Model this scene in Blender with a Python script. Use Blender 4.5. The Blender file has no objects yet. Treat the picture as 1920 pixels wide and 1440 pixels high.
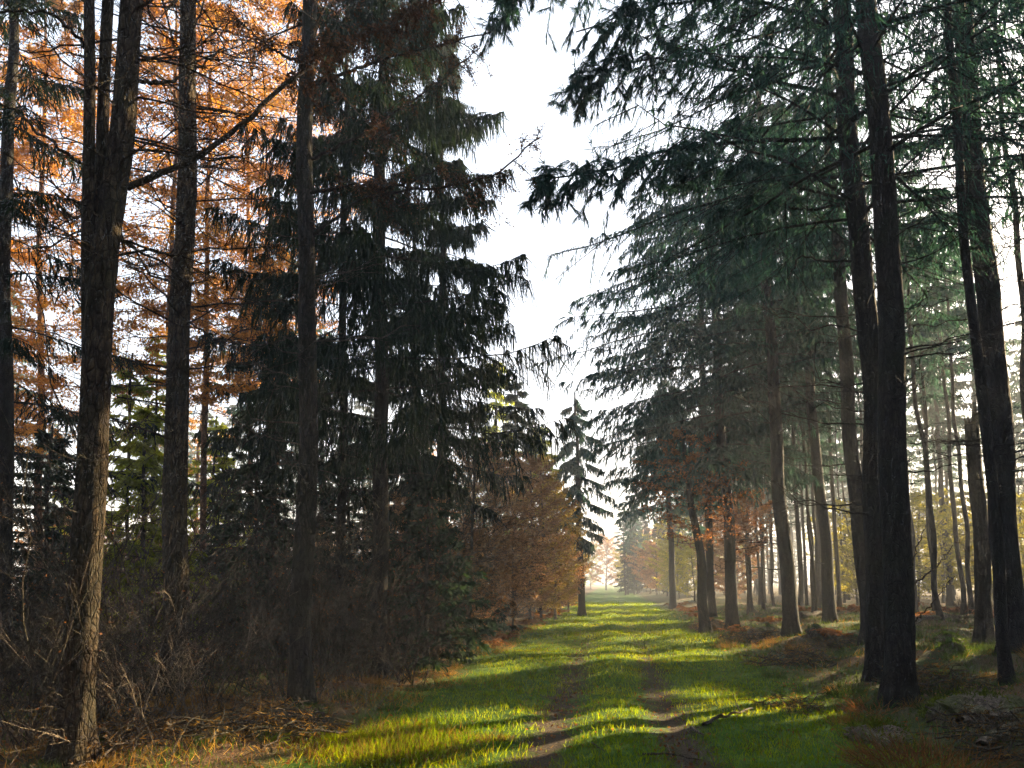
import bpy, math, random
import numpy as np
from mathutils import Matrix, Vector, Euler

S = bpy.context.scene
C = S.collection
R = math.radians
PI = math.pi

# ------------------------------------------------------------------ camera
F = 1450.0                       # focal length in photo pixels (1920 wide)
PITCH, YAW, CAMZ, SHIFT = R(7.0), R(7.27), 1.6, 0.100
cd = bpy.data.cameras.new('camera'); cam = bpy.data.objects.new('camera', cd); C.objects.link(cam)
cd.sensor_fit = 'HORIZONTAL'; cd.sensor_width = 36; cd.lens = F / 1920 * 36
cd.shift_y = SHIFT; cd.clip_end = 2000; cd.clip_start = 0.05
cam.location = (0, 0, CAMZ); cam.rotation_euler = (R(90) + PITCH, 0, YAW)
S.camera = cam
CM = np.array(Euler(cam.rotation_euler).to_matrix())
def at(u, v, Y):
    """world point on the ray through photo pixel (u, v) at distance Y down the ride"""
    d = CM @ np.array([(u - 960) / F, -(v - 720) / F + SHIFT * 1920 / F, -1.0])
    return np.array([0, 0, CAMZ]) + d * (Y / d[1])

def proj_u(x, y, z=1.0):
    d = CM.T @ (np.array([x, y, z]) - np.array([0, 0, CAMZ])); return 960 + F * d[0] / -d[2]
def between(u, marks):
    """words for where a thing stands among found landmarks: marks = [(photo x, name), ...] from left to right"""
    if u < marks[0][0]: return 'left of ' + marks[0][1]
    for (a, n), (b, m) in zip(marks, marks[1:]):
        if u < b: return ('just right of ' + n) if u - a < (b - a) / 2 else ('just left of ' + m)
    return 'right of ' + marks[-1][1]
LM = [(150, 'the forked larch'), (330, 'the second trunk'), (566, 'the rusty larch'), (715, 'the broad drooping spruce'), (880, 'the bare sapling')]
RM = [(1320, 'the curved oak'), (1374, 'the teal-crowned spruce'), (1480, 'the stout lone spruce'), (1556, 'the tall straight spruce'), (1680, 'the thick pair'), (1835, 'the broken snag'), (1900, 'the right-edge trunk')]

# ------------------------------------------------------------------ light
SUN_AZ, SUN_EL = R(47), R(19)    # to the right of straight ahead, low
w = bpy.data.worlds.new('World'); S.world = w; w.use_nodes = True
nt = w.node_tree; nt.nodes.clear()
sky = nt.nodes.new('ShaderNodeTexSky'); sky.sky_type = 'NISHITA'; sky.sun_disc = False
sky.sun_elevation = SUN_EL; sky.sun_rotation = SUN_AZ
sky.air_density = 1.0; sky.dust_density = 5.0; sky.ozone_density = 1.0
hs = nt.nodes.new('ShaderNodeHueSaturation'); hs.inputs['Saturation'].default_value = 0.9
bg = nt.nodes.new('ShaderNodeBackground'); bg.inputs['Strength'].default_value = 0.05
wo = nt.nodes.new('ShaderNodeOutputWorld')
nt.links.new(sky.outputs[0], hs.inputs['Color']); 
veil = nt.nodes.new('ShaderNodeMix'); veil.data_type = 'RGBA'; veil.inputs[0].default_value = .5      # thin even high cloud whitens the whole sky
veil.inputs[7].default_value = (4.5, 5.2, 6.3, 1)
nt.links.new(hs.outputs[0], veil.inputs[6]); nt.links.new(veil.outputs[2], bg.inputs['Color'])
nt.links.new(bg.outputs[0], wo.inputs['Surface'])
sd = bpy.data.lights.new('sun', 'SUN'); sun = bpy.data.objects.new('sun', sd); C.objects.link(sun)
sd.energy = 5.0; sd.angle = R(0.5); sd.color = (1.0, 0.78, 0.45)
SD = np.array([math.sin(SUN_AZ) * math.cos(SUN_EL), math.cos(SUN_AZ) * math.cos(SUN_EL), math.sin(SUN_EL)])
sun.rotation_euler = Vector(SD).to_track_quat('Z', 'Y').to_euler()
sun.location = (20, 20, 40)
S.view_settings.view_transform = 'Standard'; S.view_settings.look = 'None'
S.view_settings.exposure = 2.92; S.view_settings.gamma = 1; S.view_settings.use_curve_mapping = False
S.render.engine = 'CYCLES'
cy = S.cycles
cy.use_denoising = True; cy.max_bounces = 4; cy.diffuse_bounces = 2; cy.glossy_bounces = 1
cy.transmission_bounces = 2; cy.volume_bounces = 0; cy.caustics_reflective = False; cy.caustics_refractive = False
cy.sample_clamp_indirect = 4; cy.adaptive_threshold = .03; cy.adaptive_min_samples = 16
try: cy.denoiser = 'OPENIMAGEDENOISE'
except Exception: pass

# ------------------------------------------------------------------ noise + mesh helpers
def vnoise(p, seed=0):
    """value noise, p (...,3) -> [-1,1]"""
    p = np.asarray(p, float); i = np.floor(p).astype(np.int64); f = p - i
    f = f * f * (3 - 2 * f); out = 0
    def h(a, b, c):
        n = (a * 374761393 + b * 668265263 + c * 2147483647 + seed * 1274126177) & 0x7fffffff
        n = ((n ^ (n >> 13)) * 1103515245 + 12345) & 0x7fffffff
        return ((n ^ (n >> 16)) & 0xffff) / 32767.5 - 1
    for dx in (0, 1):
        for dy in (0, 1):
            for dz in (0, 1):
                out = out + h(i[..., 0] + dx, i[..., 1] + dy, i[..., 2] + dz) * \
                    (f[..., 0] if dx else 1 - f[..., 0]) * (f[..., 1] if dy else 1 - f[..., 1]) * (f[..., 2] if dz else 1 - f[..., 2])
    return out

def nrm(v): return v / np.maximum(np.linalg.norm(v, axis=-1, keepdims=True), 1e-9)
def sstep(a, b, x):
    t = np.clip((x - a) / (b - a), 0, 1); return t * t * (3 - 2 * t)

class MB:
    def __init__(s): s.V = []; s.T = []; s.Q = []; s.n = 0
    def add(s, V, T=None, Q=None, tm=0):
        V = np.asarray(V, float).reshape(-1, 3)
        if T is not None and len(T): s.T.append((np.asarray(T, np.int64) + s.n, tm))
        if Q is not None and len(Q): s.Q.append((np.asarray(Q, np.int64) + s.n, tm))
        s.V.append(V); s.n += len(V)
    def mesh(s, name, mats, smooth=False):
        me = bpy.data.meshes.new(name)
        V = np.concatenate(s.V) if s.V else np.zeros((0, 3))
        T = np.concatenate([t for t, _ in s.T]) if s.T else np.zeros((0, 3), np.int64)
        Q = np.concatenate([t for t, _ in s.Q]) if s.Q else np.zeros((0, 4), np.int64)
        tm = [np.full(len(t), m) for t, m in s.T] + [np.full(len(t), m) for t, m in s.Q]
        tm = np.concatenate(tm) if tm else np.zeros(0)
        nl = T.size + Q.size; nf = len(T) + len(Q)
        me.vertices.add(len(V)); me.loops.add(nl); me.polygons.add(nf)
        me.vertices.foreach_set('co', V.ravel())
        me.loops.foreach_set('vertex_index', np.concatenate([T.ravel(), Q.ravel()]).astype(np.int32))
        st = np.concatenate([np.arange(len(T)) * 3, T.size + np.arange(len(Q)) * 4]).astype(np.int32)
        me.polygons.foreach_set('loop_start', st)
        me.polygons.foreach_set('loop_total', np.concatenate([np.full(len(T), 3), np.full(len(Q), 4)]).astype(np.int32))
        me.polygons.foreach_set('material_index', tm.astype(np.int32))
        me.polygons.foreach_set('use_smooth', np.full(nf, bool(smooth)))
        for m in (mats if isinstance(mats, (list, tuple)) else [mats]): me.materials.append(m)
        me.update(calc_edges=True); me.validate()
        return me
    def build(s, name, mats, parent=None, smooth=False):
        return link(name, s.mesh(name, mats, smooth), parent)

def link(name, me, parent=None):
    o = bpy.data.objects.new(name, me); C.objects.link(o)
    if parent is not None: o.parent = parent
    return o

def tag(o, label=None, cat=None, group=None, kind=None):
    if label: o['label'] = label
    if cat: o['category'] = cat
    if group: o['group'] = group
    if kind: o['kind'] = kind
    return o

def thing(name, loc, label, cat, group=None, rz=0, sc=1):
    o = bpy.data.objects.new(name, None); C.objects.link(o)
    o.empty_display_size = 0.2
    o.location = tuple(float(c) for c in loc); o.rotation_euler = (0, 0, rz); o.scale = (sc, sc, sc)
    return tag(o, label, cat, group)

def tubes(mb, P, Rad, sides=4, tm=0, cap=False):
    """P (M,N,3), Rad (M,N): M tubes"""
    P = np.asarray(P, float); Rad = np.asarray(Rad, float)
    if P.ndim == 2: P = P[None]; Rad = Rad[None]
    M, N, _ = P.shape
    T = np.gradient(P, axis=1); T = nrm(T)
    ref = np.where(np.abs(nrm((P[:, -1] - P[:, 0]))[:, 2:3]) > 0.8, np.array([[1., .07, 0]]), np.array([[0, .05, 1.]]))[:, None, :]
    A = nrm(np.cross(T, np.broadcast_to(ref, T.shape))); B = np.cross(T, A)
    th = np.arange(sides) * 2 * PI / sides
    V = P[:, :, None] + Rad[:, :, None, None] * (np.cos(th)[:, None] * A[:, :, None] + np.sin(th)[:, None] * B[:, :, None])
    m = np.arange(M)[:, None, None]; n = np.arange(N - 1)[None, :, None]; k = np.arange(sides)[None, None, :]
    k2 = (k + 1) % sides; b = m * N * sides
    Q = np.stack([b + n * sides + k, b + n * sides + k2, b + (n + 1) * sides + k2, b + (n + 1) * sides + k], -1).reshape(-1, 4)
    mb.add(V, Q=Q, tm=tm)

def ribbons(mb, P0, D, L, W, rng, bend=0.25, tm=0, rows=2):
    """tapered bent ribbons (needle sprays, blades): quad + tip triangle"""
    M = len(P0)
    if M == 0: return
    D = nrm(D); rv = rng.normal(size=(M, 3)); Sd = nrm(np.cross(D, rv)); Nn = np.cross(Sd, D)
    L = np.broadcast_to(L, (M,))[:, None]; W = np.broadcast_to(W, (M,))[:, None]
    b = (rng.random((M, 1)) * 2 - 1) * bend
    p1 = P0 + D * L * .5 + Nn * L * b * .35
    p2 = P0 + D * L + Nn * L * b
    V = np.stack([P0 - Sd * W * .35, P0 + Sd * W * .35, p1 + Sd * W * .5, p1 - Sd * W * .5, p2], 1)
    i = np.arange(M)[:, None] * 5
    mb.add(V, T=i + np.array([[3, 2, 4]]), Q=i + np.array([[0, 1, 2, 3]]), tm=tm)

def sprigs(mb, P0, D, L, W, rng, tm=0):
    """blunt narrow needle sprigs, one tapered quad each"""
    M = len(P0)
    if M == 0: return
    D = nrm(D); Sd = nrm(np.cross(D, rng.normal(size=(M, 3))))
    L = np.broadcast_to(L, (M,))[:, None]; W = np.broadcast_to(W, (M,))[:, None]
    p2 = P0 + D * L
    V = np.stack([P0 - Sd * W * .5, P0 + Sd * W * .5, p2 + Sd * W * .3, p2 - Sd * W * .3], 1)
    mb.add(V, Q=np.arange(M)[:, None] * 4 + np.array([[0, 1, 2, 3]]), tm=tm)

def leaves(mb, P, size, rng, tm=0, aspect=.6, D=None):
    M = len(P)
    if M == 0: return
    a = nrm(rng.normal(size=(M, 3)) if D is None else D); b = nrm(np.cross(a, rng.normal(size=(M, 3))))
    s = np.broadcast_to(size, (M,))[:, None]
    V = np.stack([P - a * s * .5, P + b * s * .5 * aspect, P + a * s * .5, P - b * s * .5 * aspect], 1)
    mb.add(V, Q=np.arange(M)[:, None] * 4 + np.array([[0, 1, 2, 3]]), tm=tm)

def lerp_path(P, s):
    """P (B,N,3), s (B,K) in 0..1 -> points (B,K,3), tangents"""
    N = P.shape[1]; x = np.clip(s, 0, 0.9999) * (N - 1); i = x.astype(int); f = (x - i)[..., None]
    b = np.arange(P.shape[0])[:, None]
    return P[b, i] * (1 - f) + P[b, i + 1] * f, nrm(P[b, i + 1] - P[b, i])

# ------------------------------------------------------------------ materials
def newmat(name):
    m = bpy.data.materials.new(name); m.use_nodes = True; m.node_tree.nodes.clear(); return m, m.node_tree
def N_(t, k, **kw):
    n = t.nodes.new(k)
    for a, b in kw.items():
        if a.startswith('i_'): n.inputs[a[2:].replace('_', ' ')].default_value = b
        else: setattr(n, a, b)
    return n
def ramp(t, src, stops):
    r = t.nodes.new('ShaderNodeValToRGB'); e = r.color_ramp.elements
    while len(e) < len(stops): e.new(0.5)
    for q, (p, c) in zip(e, stops): q.position = p; q.color = (*c, 1)
    t.links.new(src, r.inputs[0]); return r.outputs[0]
def mixc(t, a, b, f, mode='MIX'):
    m = t.nodes.new('ShaderNodeMix'); m.data_type = 'RGBA'; m.blend_type = mode
    for sk, v in ((m.inputs[0], f), (m.inputs[6], a), (m.inputs[7], b)):
        if hasattr(v, 'links'): t.links.new(v, sk)
        else: sk.default_value = v if not isinstance(v, tuple) else (*v, 1)
    return m.outputs[2]
def tex(t, scale, detail=3, coord='Object', stretch=None, rough=.5):
    tc = t.nodes.new('ShaderNodeTexCoord'); src = tc.outputs[coord]
    if stretch:
        mp = t.nodes.new('ShaderNodeMapping'); mp.inputs['Scale'].default_value = stretch
        t.links.new(src, mp.inputs[0]); src = mp.outputs[0]
    n = t.nodes.new('ShaderNodeTexNoise'); n.inputs['Scale'].default_value = scale; n.inputs['Detail'].default_value = detail
    n.inputs['Roughness'].default_value = rough
    t.links.new(src, n.inputs['Vector']); return n.outputs['Fac']

def foliage(name, cols, trans, tf=.45, scale=1.3, vary=.35, gloss=0.0):
    """cols: dark / mid / light real leaf colours"""
    m, t = newmat(name)
    f = tex(t, scale, 3); f2 = tex(t, 23, 1)
    c = ramp(t, f, [(.3, cols[0]), (.5, cols[1]), (.72, cols[2])])
    c = mixc(t, c, ramp(t, f2, [(.3, (.55, .55, .55)), (.7, (1.35, 1.35, 1.35))]), .8, 'MULTIPLY')
    oi = t.nodes.new('ShaderNodeObjectInfo')
    rr = ramp(t, oi.outputs['Random'], [(0, (1 - vary, 1 - vary, 1 - vary)), (1, (1 + vary * .6, 1 + vary * .5, 1 + vary * .4))])
    c = mixc(t, c, rr, 1.0, 'MULTIPLY')
    d = t.nodes.new('ShaderNodeBsdfDiffuse'); t.links.new(c, d.inputs['Color'])
    tr = t.nodes.new('ShaderNodeBsdfTranslucent')
    tc = mixc(t, c, trans, 1.0, 'MULTIPLY'); t.links.new(tc, tr.inputs['Color'])
    mx = t.nodes.new('ShaderNodeMixShader'); mx.inputs[0].default_value = tf
    t.links.new(d.outputs[0], mx.inputs[1]); t.links.new(tr.outputs[0], mx.inputs[2])
    o = t.nodes.new('ShaderNodeOutputMaterial'); t.links.new(mx.outputs[0], o.inputs[0])
    return m

def bark(name, dark, mid, light, moss=None, moss_amt=.3, scale=1.0, bump=.6):
    m, t = newmat(name)
    a = tex(t, 21 * scale, 6, stretch=(1, 1, .25), rough=.7); b = tex(t, 2.0, 3); g = tex(t, 60 * scale, 3, rough=.7)
    c = ramp(t, a, [(.34, dark), (.5, mid), (.68, light)])
    c = mixc(t, c, ramp(t, g, [(.3, (.6, .6, .6)), (.7, (1.3, 1.3, 1.3))]), .8, 'MULTIPLY')
    tc = t.nodes.new('ShaderNodeTexCoord'); mp = t.nodes.new('ShaderNodeMapping'); mp.inputs['Scale'].default_value = (1, 1, .33)
    t.links.new(tc.outputs['Object'], mp.inputs[0])
    vo = t.nodes.new('ShaderNodeTexVoronoi'); vo.feature = 'DISTANCE_TO_EDGE'; vo.inputs['Scale'].default_value = 26 * scale; vo.inputs['Randomness'].default_value = 1
    t.links.new(mp.outputs[0], vo.inputs['Vector'])
    crack = ramp(t, vo.outputs['Distance'], [(.0, (.3, .3, .3)), (.12, (1.1, 1.1, 1.1))])
    c = mixc(t, c, crack, .85, 'MULTIPLY')
    if moss:
        k = ramp(t, b, [(.42, (0, 0, 0)), (.7, (moss_amt * 2,) * 3)])
        c = mixc(t, c, moss, k)
    p = t.nodes.new('ShaderNodeBsdfPrincipled'); p.inputs['Roughness'].default_value = .92
    p.inputs['Specular IOR Level'].default_value = .15
    t.links.new(c, p.inputs['Base Color'])
    bp = t.nodes.new('ShaderNodeBump'); bp.inputs['Strength'].default_value = bump; bp.inputs['Distance'].default_value = .03
    ad = t.nodes.new('ShaderNodeMath'); ad.operation = 'ADD'
    ad2 = t.nodes.new('ShaderNodeMath'); ad2.operation = 'ADD'; t.links.new(g, ad2.inputs[0]); t.links.new(crack, ad2.inputs[1])
    t.links.new(a, ad.inputs[0]); t.links.new(ad2.outputs[0], ad.inputs[1]); t.links.new(ad.outputs[0], bp.inputs['Height'])
    t.links.new(bp.outputs[0], p.inputs['Normal'])
    o = t.nodes.new('ShaderNodeOutputMaterial'); t.links.new(p.outputs[0], o.inputs[0]); return m

M = {}
M['spruce'] = foliage('spruce_needles', [(.013, .023, .017), (.021, .036, .024), (.036, .053, .03)], (1.1, 1.25, .7), .3)
M['spruce_light'] = foliage('young_conifer_needles', [(.14, .19, .03), (.24, .28, .04), (.34, .36, .06)], (1.5, 1.5, .4), .6)  # albedo raised to paint in the sun that taller trees block
M['spruce_path'] = foliage('ride_side_spruce_needles', [(.022, .047, .043), (.034, .074, .064), (.054, .1, .078)], (1.1, 1.35, 1.0), .42)  # haze veil put into the needle colour as a paler, bluer tone
M['larch'] = foliage('golden_larch_needles', [(.25, .11, .03), (.46, .215, .045), (.62, .37, .1)], (1.25, 1.1, .6), .58)
M['larch_brown'] = foliage('shaded_rusty_larch_needles', [(.06, .035, .024), (.1, .058, .036), (.16, .09, .05)], (1.2, 1.0, .7), .4)  # duller copy of the golden larch: shade put into the needle colour
M['bronze'] = foliage('bronze_leaves', [(.18, .11, .065), (.3, .19, .11), (.42, .29, .165)], (1.3, 1.0, .6), .5)
M['yellow'] = foliage('yellow_leaves', [(.22, .15, .045), (.33, .235, .06), (.45, .34, .1)], (1.2, 1.1, .6), .5)
M['olive'] = foliage('yellow_green_leaves', [(.14, .15, .025), (.25, .24, .04), (.38, .32, .06)], (1.4, 1.3, .4), .55)
M['oakleaf'] = foliage('russet_oak_leaves', [(.12, .06, .03), (.2, .1, .045), (.3, .16, .06)], (1.3, 1.0, .6), .45)
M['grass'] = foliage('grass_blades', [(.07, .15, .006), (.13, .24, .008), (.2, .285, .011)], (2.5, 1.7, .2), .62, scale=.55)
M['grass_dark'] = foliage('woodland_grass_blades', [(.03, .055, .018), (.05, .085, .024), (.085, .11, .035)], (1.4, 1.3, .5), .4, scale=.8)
M['straw'] = foliage('dry_grass_blades', [(.13, .075, .025), (.22, .13, .04), (.33, .22, .07)], (1.3, 1.1, .5), .4, scale=1.2)
M['rust'] = foliage('rusty_bracken_fronds', [(.11, .055, .025), (.2, .095, .04), (.3, .16, .065)], (1.2, 1.0, .6), .4)
M['moss'] = foliage('moss_fronds', [(.06, .085, .012), (.11, .14, .016), (.2, .22, .025)], (1.2, 1.2, .4), .25, scale=5)
M['bark'] = bark('spruce_bark', (.009, .0075, .006), (.022, .017, .014), (.044, .035, .028), (.022, .027, .014), .25)
M['bark_larch'] = bark('larch_bark', (.014, .01, .008), (.045, .031, .021), (.11, .076, .046), (.03, .033, .014), .25, .8, 1.0)
M['bark_red'] = bark('orange_larch_bark', (.07, .035, .02), (.16, .085, .045), (.24, .14, .08))
M['twig'] = bark('bare_twig_bark', (.028, .02, .016), (.058, .042, .032), (.1, .076, .056), (.07, .075, .04), .2)
M['twig_pale'] = bark('pale_twig_bark', (.07, .055, .042), (.13, .1, .075), (.2, .16, .12))
M['wood'] = bark('rotting_wood', (.05, .035, .025), (.1, .075, .055), (.2, .16, .12), (.06, .08, .02), .4)

# ------------------------------------------------------------------ ground
def gz(x, y):
    x = np.asarray(x, float); y = np.asarray(y, float)
    ax = np.abs(x)
    side = sstep(2.2, 4.5, ax)
    z = .38 * sstep(2.6, 6.5, x) + .12 * sstep(2.8, 6, -x)
    w = .10 * np.sin(y * .9 + .8 * np.sin(x * .5)) * np.exp(-((y - 17) / 14.) ** 2) * .5
    z = z + w * (1 - side * .6)
    ruts = -.045 * np.exp(-((ax - .68 - .06 * np.sin(y * .45)) / .2) ** 2) * (.7 + .3 * np.sin(y * .7 + x))
    z = z + ruts + .04 * np.exp(-(ax / .35) ** 2)
    p = np.stack([x, y, np.zeros_like(x)], -1)
    z = z + vnoise(p * .55, 3) * (.025 + .10 * side) + vnoise(p * 1.7, 4) * (.018 + .05 * side) + vnoise(p * 5, 5) * (.012 + .018 * side)
    return z

xs = np.concatenate([-np.geomspace(320, 14, 26)[:-1], np.linspace(-14, -4.0, 44)[:-1], np.linspace(-4.0, 4.0, 96)[:-1], np.linspace(4.0, 14, 44)[:-1], np.geomspace(14, 320, 26)])
ys = np.concatenate([np.linspace(-60, 2, 22)[:-1], np.linspace(2, 16, 120)[:-1], np.linspace(16, 45, 96)[:-1], np.geomspace(45, 420, 30)])
GX, GY = np.meshgrid(xs, ys); GZ = gz(GX, GY)
mb = MB(); nx, ny = len(xs), len(ys)
i, j = np.meshgrid(np.arange(nx - 1), np.arange(ny - 1)); a = (j * nx + i).ravel()
mb.add(np.stack([GX, GY, GZ], -1), Q=np.stack([a, a + 1, a + 1 + nx, a + nx], -1))
m, t = newmat('forest_floor')
tc = t.nodes.new('ShaderNodeTexCoord'); sx = t.nodes.new('ShaderNodeSeparateXYZ'); t.links.new(tc.outputs['Object'], sx.inputs[0])
def mth(op, a, b=None, c=None):
    n = t.nodes.new('ShaderNodeMath'); n.operation = op
    for k, v in enumerate((a, b, c)):
        if v is None: continue
        if hasattr(v, 'links'): t.links.new(v, n.inputs[k])
        else: n.inputs[k].default_value = v
    return n.outputs[0]
n1 = tex(t, .8, 4); n2 = tex(t, 6, 4, rough=.65); n3 = tex(t, 45, 3, rough=.7); n4 = tex(t, 2.3, 3)
axx = mth('ABSOLUTE', sx.outputs[0])
wob = mth('MULTIPLY_ADD', n1, 1.8, -0.9)
wob2 = mth('MULTIPLY_ADD', n2, .9, -.45)
edge = mth('ADD', mth('ADD', axx, wob), wob2)
side = ramp(t, mth('DIVIDE', edge, 5.0), [(.52, (0, 0, 0)), (.66, (1, 1, 1))])
rd = mth('ABSOLUTE', mth('SUBTRACT', mth('ADD', axx, mth('MULTIPLY_ADD', n4, .7, -.35)), .68))
rutm = ramp(t, mth('ADD', rd, mth('MULTIPLY_ADD', n2, .5, -.25)), [(.1, (1, 1, 1)), (.34, (0, 0, 0))])
fade = ramp(t, mth('DIVIDE', sx.outputs[1], 40.0), [(.28, (1, 1, 1)), (.6, (.25, .25, .25))])
rutm = mixc(t, rutm, fade, 1.0, 'MULTIPLY')
litter = ramp(t, n3, [(.3, (.035, .022, .014)), (.5, (.085, .05, .028)), (.7, (.18, .11, .055))])
litter = mixc(t, litter, (.05, .065, .02), ramp(t, n1, [(.5, (0, 0, 0)), (.7, (.7, .7, .7))]))
mossy = mixc(t, ramp(t, n1, [(.34, (0, 0, 0)), (.58, (.9, .9, .9))]), ramp(t, mth('DIVIDE', sx.outputs[0], 40.0), [(.04, (0, 0, 0)), (.08, (1, 1, 1)), (.4, (.3, .3, .3))]), 1.0, 'MULTIPLY')
litter = mixc(t, litter, ramp(t, n2, [(.3, (.018, .03, .01)), (.7, (.05, .075, .02))]), mossy)
turf = ramp(t, n2, [(.3, (.028, .06, .006)), (.6, (.055, .11, .01)), (.75, (.09, .1, .02))])
dirt = ramp(t, n3, [(.3, (.026, .019, .013)), (.55, (.06, .043, .028)), (.75, (.13, .092, .058))])
col = mixc(t, turf, dirt, rutm); col = mixc(t, col, litter, side)
p = t.nodes.new('ShaderNodeBsdfPrincipled'); p.inputs['Roughness'].default_value = .95; p.inputs['Specular IOR Level'].default_value = .1
t.links.new(col, p.inputs['Base Color'])
bp = t.nodes.new('ShaderNodeBump'); bp.inputs['Strength'].default_value = .9; bp.inputs['Distance'].default_value = .04
t.links.new(mth('ADD', n3, n2), bp.inputs['Height']); t.links.new(bp.outputs[0], p.inputs['Normal'])
o = t.nodes.new('ShaderNodeOutputMaterial'); t.links.new(p.outputs[0], o.inputs[0])
tag(mb.build('ground', m, smooth=True), kind='structure')

# haze: closed box of even, pale air
hb = MB()
HX0, HX1, HY0, HY1, HZ0, HZ1 = -330, 330, -70, 430, -2.0, 27.5
hb.add([(x, y, z) for z in (HZ0, HZ1) for y in (HY0, HY1) for x in (HX0, HX1)],
       Q=[(0, 2, 3, 1), (4, 5, 7, 6), (0, 1, 5, 4), (2, 6, 7, 3), (0, 4, 6, 2), (1, 3, 7, 5)])
m, t = newmat('morning_haze')
v = t.nodes.new('ShaderNodeVolumePrincipled'); v.inputs['Color'].default_value = (.93, .95, 1, 1)
v.inputs['Density'].default_value = .0025; v.inputs['Anisotropy'].default_value = .15
o = t.nodes.new('ShaderNodeOutputMaterial'); t.links.new(v.outputs[0], o.inputs['Volume'])
tag(hb.build('haze', m), 'pale morning haze hanging in the whole wood', 'haze', kind='stuff')

# ------------------------------------------------------------------ tree parts
def trunk_path(base, pts, H, rng, wig=.03):
    """world polyline from base through pts (world), on to height H"""
    P = [np.array(base)] + [np.array(q) for q in pts]
    P = [q for k, q in enumerate(P) if k == 0 or q[2] > P[0][2] + .3]
    last = P[-1]; d = (P[-1] - P[-2]) / max(P[-1][2] - P[-2][2], .1)
    top = base[2] + H
    if top > last[2] + .5:
        n = 3
        for k in range(1, n + 1):
            dz = (top - last[2]) / n
            d = np.array([d[0] * .6, d[1] * .6, 1]); P.append(P[-1] + d * dz)
    P = np.array(P); z = np.linspace(P[0, 2], P[-1, 2], max(16, int((P[-1, 2] - P[0, 2]) / .11)))
    # smooth interpolation in z
    X = np.stack([np.interp(z, P[:, 2], P[:, 0]), np.interp(z, P[:, 2], P[:, 1]), z], -1)
    k = np.ones(9) / 9
    for c in (0, 1):
        for _ in range(2):
            pad = np.concatenate([np.full(4, X[0, c]) , X[:, c], np.full(4, X[-1, c])]); 
            pad[:4] = X[0, c] - (X[4:0:-1, c] - X[0, c]); pad[-4:] = X[-1, c] - (X[-2:-6:-1, c] - X[-1, c])
            X[:, c] = np.convolve(pad, k, 'valid')
    ph = rng.random(4) * 6
    hh = (z - z[0])
    X[:, 0] += wig * (np.sin(hh * .9 + ph[0]) + .5 * np.sin(hh * 2.1 + ph[1])) * np.minimum(hh, 1)
    X[:, 1] += wig * (np.sin(hh * .8 + ph[2]) + .5 * np.sin(hh * 2.3 + ph[3])) * np.minimum(hh, 1)
    return X

def trunk_mesh(mb, X, r0, r1, rng, sides=26, flare=.5, rough=.06, sink=.15, knots=0):
    z = X[:, 2] - X[0, 2]; H = z[-1]
    rad = r1 + (r0 - r1) * (1 - z / H) ** .75
    rad = rad * (1 + flare * np.exp(-z / .2))
    X = X.copy(); X[0, 2] -= sink
    th = np.arange(sides) * 2 * PI / sides
    T = nrm(np.gradient(X, axis=0)); A = nrm(np.cross(T, np.broadcast_to([0, 1., 0], T.shape))); B = np.cross(T, A)
    P = np.stack([np.cos(th)[None] * 3 + z[:, None] * 0, np.sin(th)[None] * 3 + z[:, None] * 0, np.broadcast_to(z[:, None] * 1.5, (len(z), sides))], -1)
    sd = int(rng.integers(1000))
    n = vnoise(P * np.array([2.2, 2.2, 1.4]), sd) * .6 + vnoise(P * np.array([4, 4, 4.]), sd + 1) * .5 + vnoise(P * .35, sd + 2) * .7
    butt = np.cos(th[None] * 5 + sd) * .16 * np.exp(-z[:, None] / .25)
    rr = rad[:, None] * (1 + rough * n + butt)
    V = X[:, None] + rr[..., None] * (np.cos(th)[None, :, None] * A[:, None] + np.sin(th)[None, :, None] * B[:, None])
    Nn = len(X); nn, k = np.meshgrid(np.arange(Nn - 1), np.arange(sides), indexing='ij'); k2 = (k + 1) % sides
    Q = np.stack([nn * sides + k, nn * sides + k2, (nn + 1) * sides + k2, (nn + 1) * sides + k], -1).reshape(-1, 4)
    mb.add(V, Q=Q)
    top = np.concatenate([V[-1], [X[-1] + T[-1] * .02]]); kk = np.arange(sides)
    mb.add(top, T=np.stack([kk, (kk + 1) % sides, np.full(sides, sides)], -1))

def axis_at(X, h):
    z = X[:, 2] - X[0, 2]
    return np.stack([np.interp(h, z, X[:, 0]), np.interp(h, z, X[:, 1]), X[0, 2] + h], -1)

def primaries(X, h, az, L, up, sag, tip, rng, n=8, wig=.04):
    s = np.linspace(0, 1, n)[None]
    az = az[:, None] + wig * 4 * (rng.random((len(h), 1)) - .5) * s
    r = L[:, None] * s * .97
    zz = L[:, None] * (np.broadcast_to(up, h.shape)[:, None] * s - np.broadcast_to(sag, h.shape)[:, None] * s ** 2 + np.broadcast_to(tip, h.shape)[:, None] * s ** 3)
    jit = rng.normal(size=(len(h), n, 3)) * wig * L[:, None, None] * .25 * s[..., None]
    B = axis_at(X, h)[:, None]
    return B + np.stack([np.sin(az) * r, np.cos(az) * r, zz], -1) + jit

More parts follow.
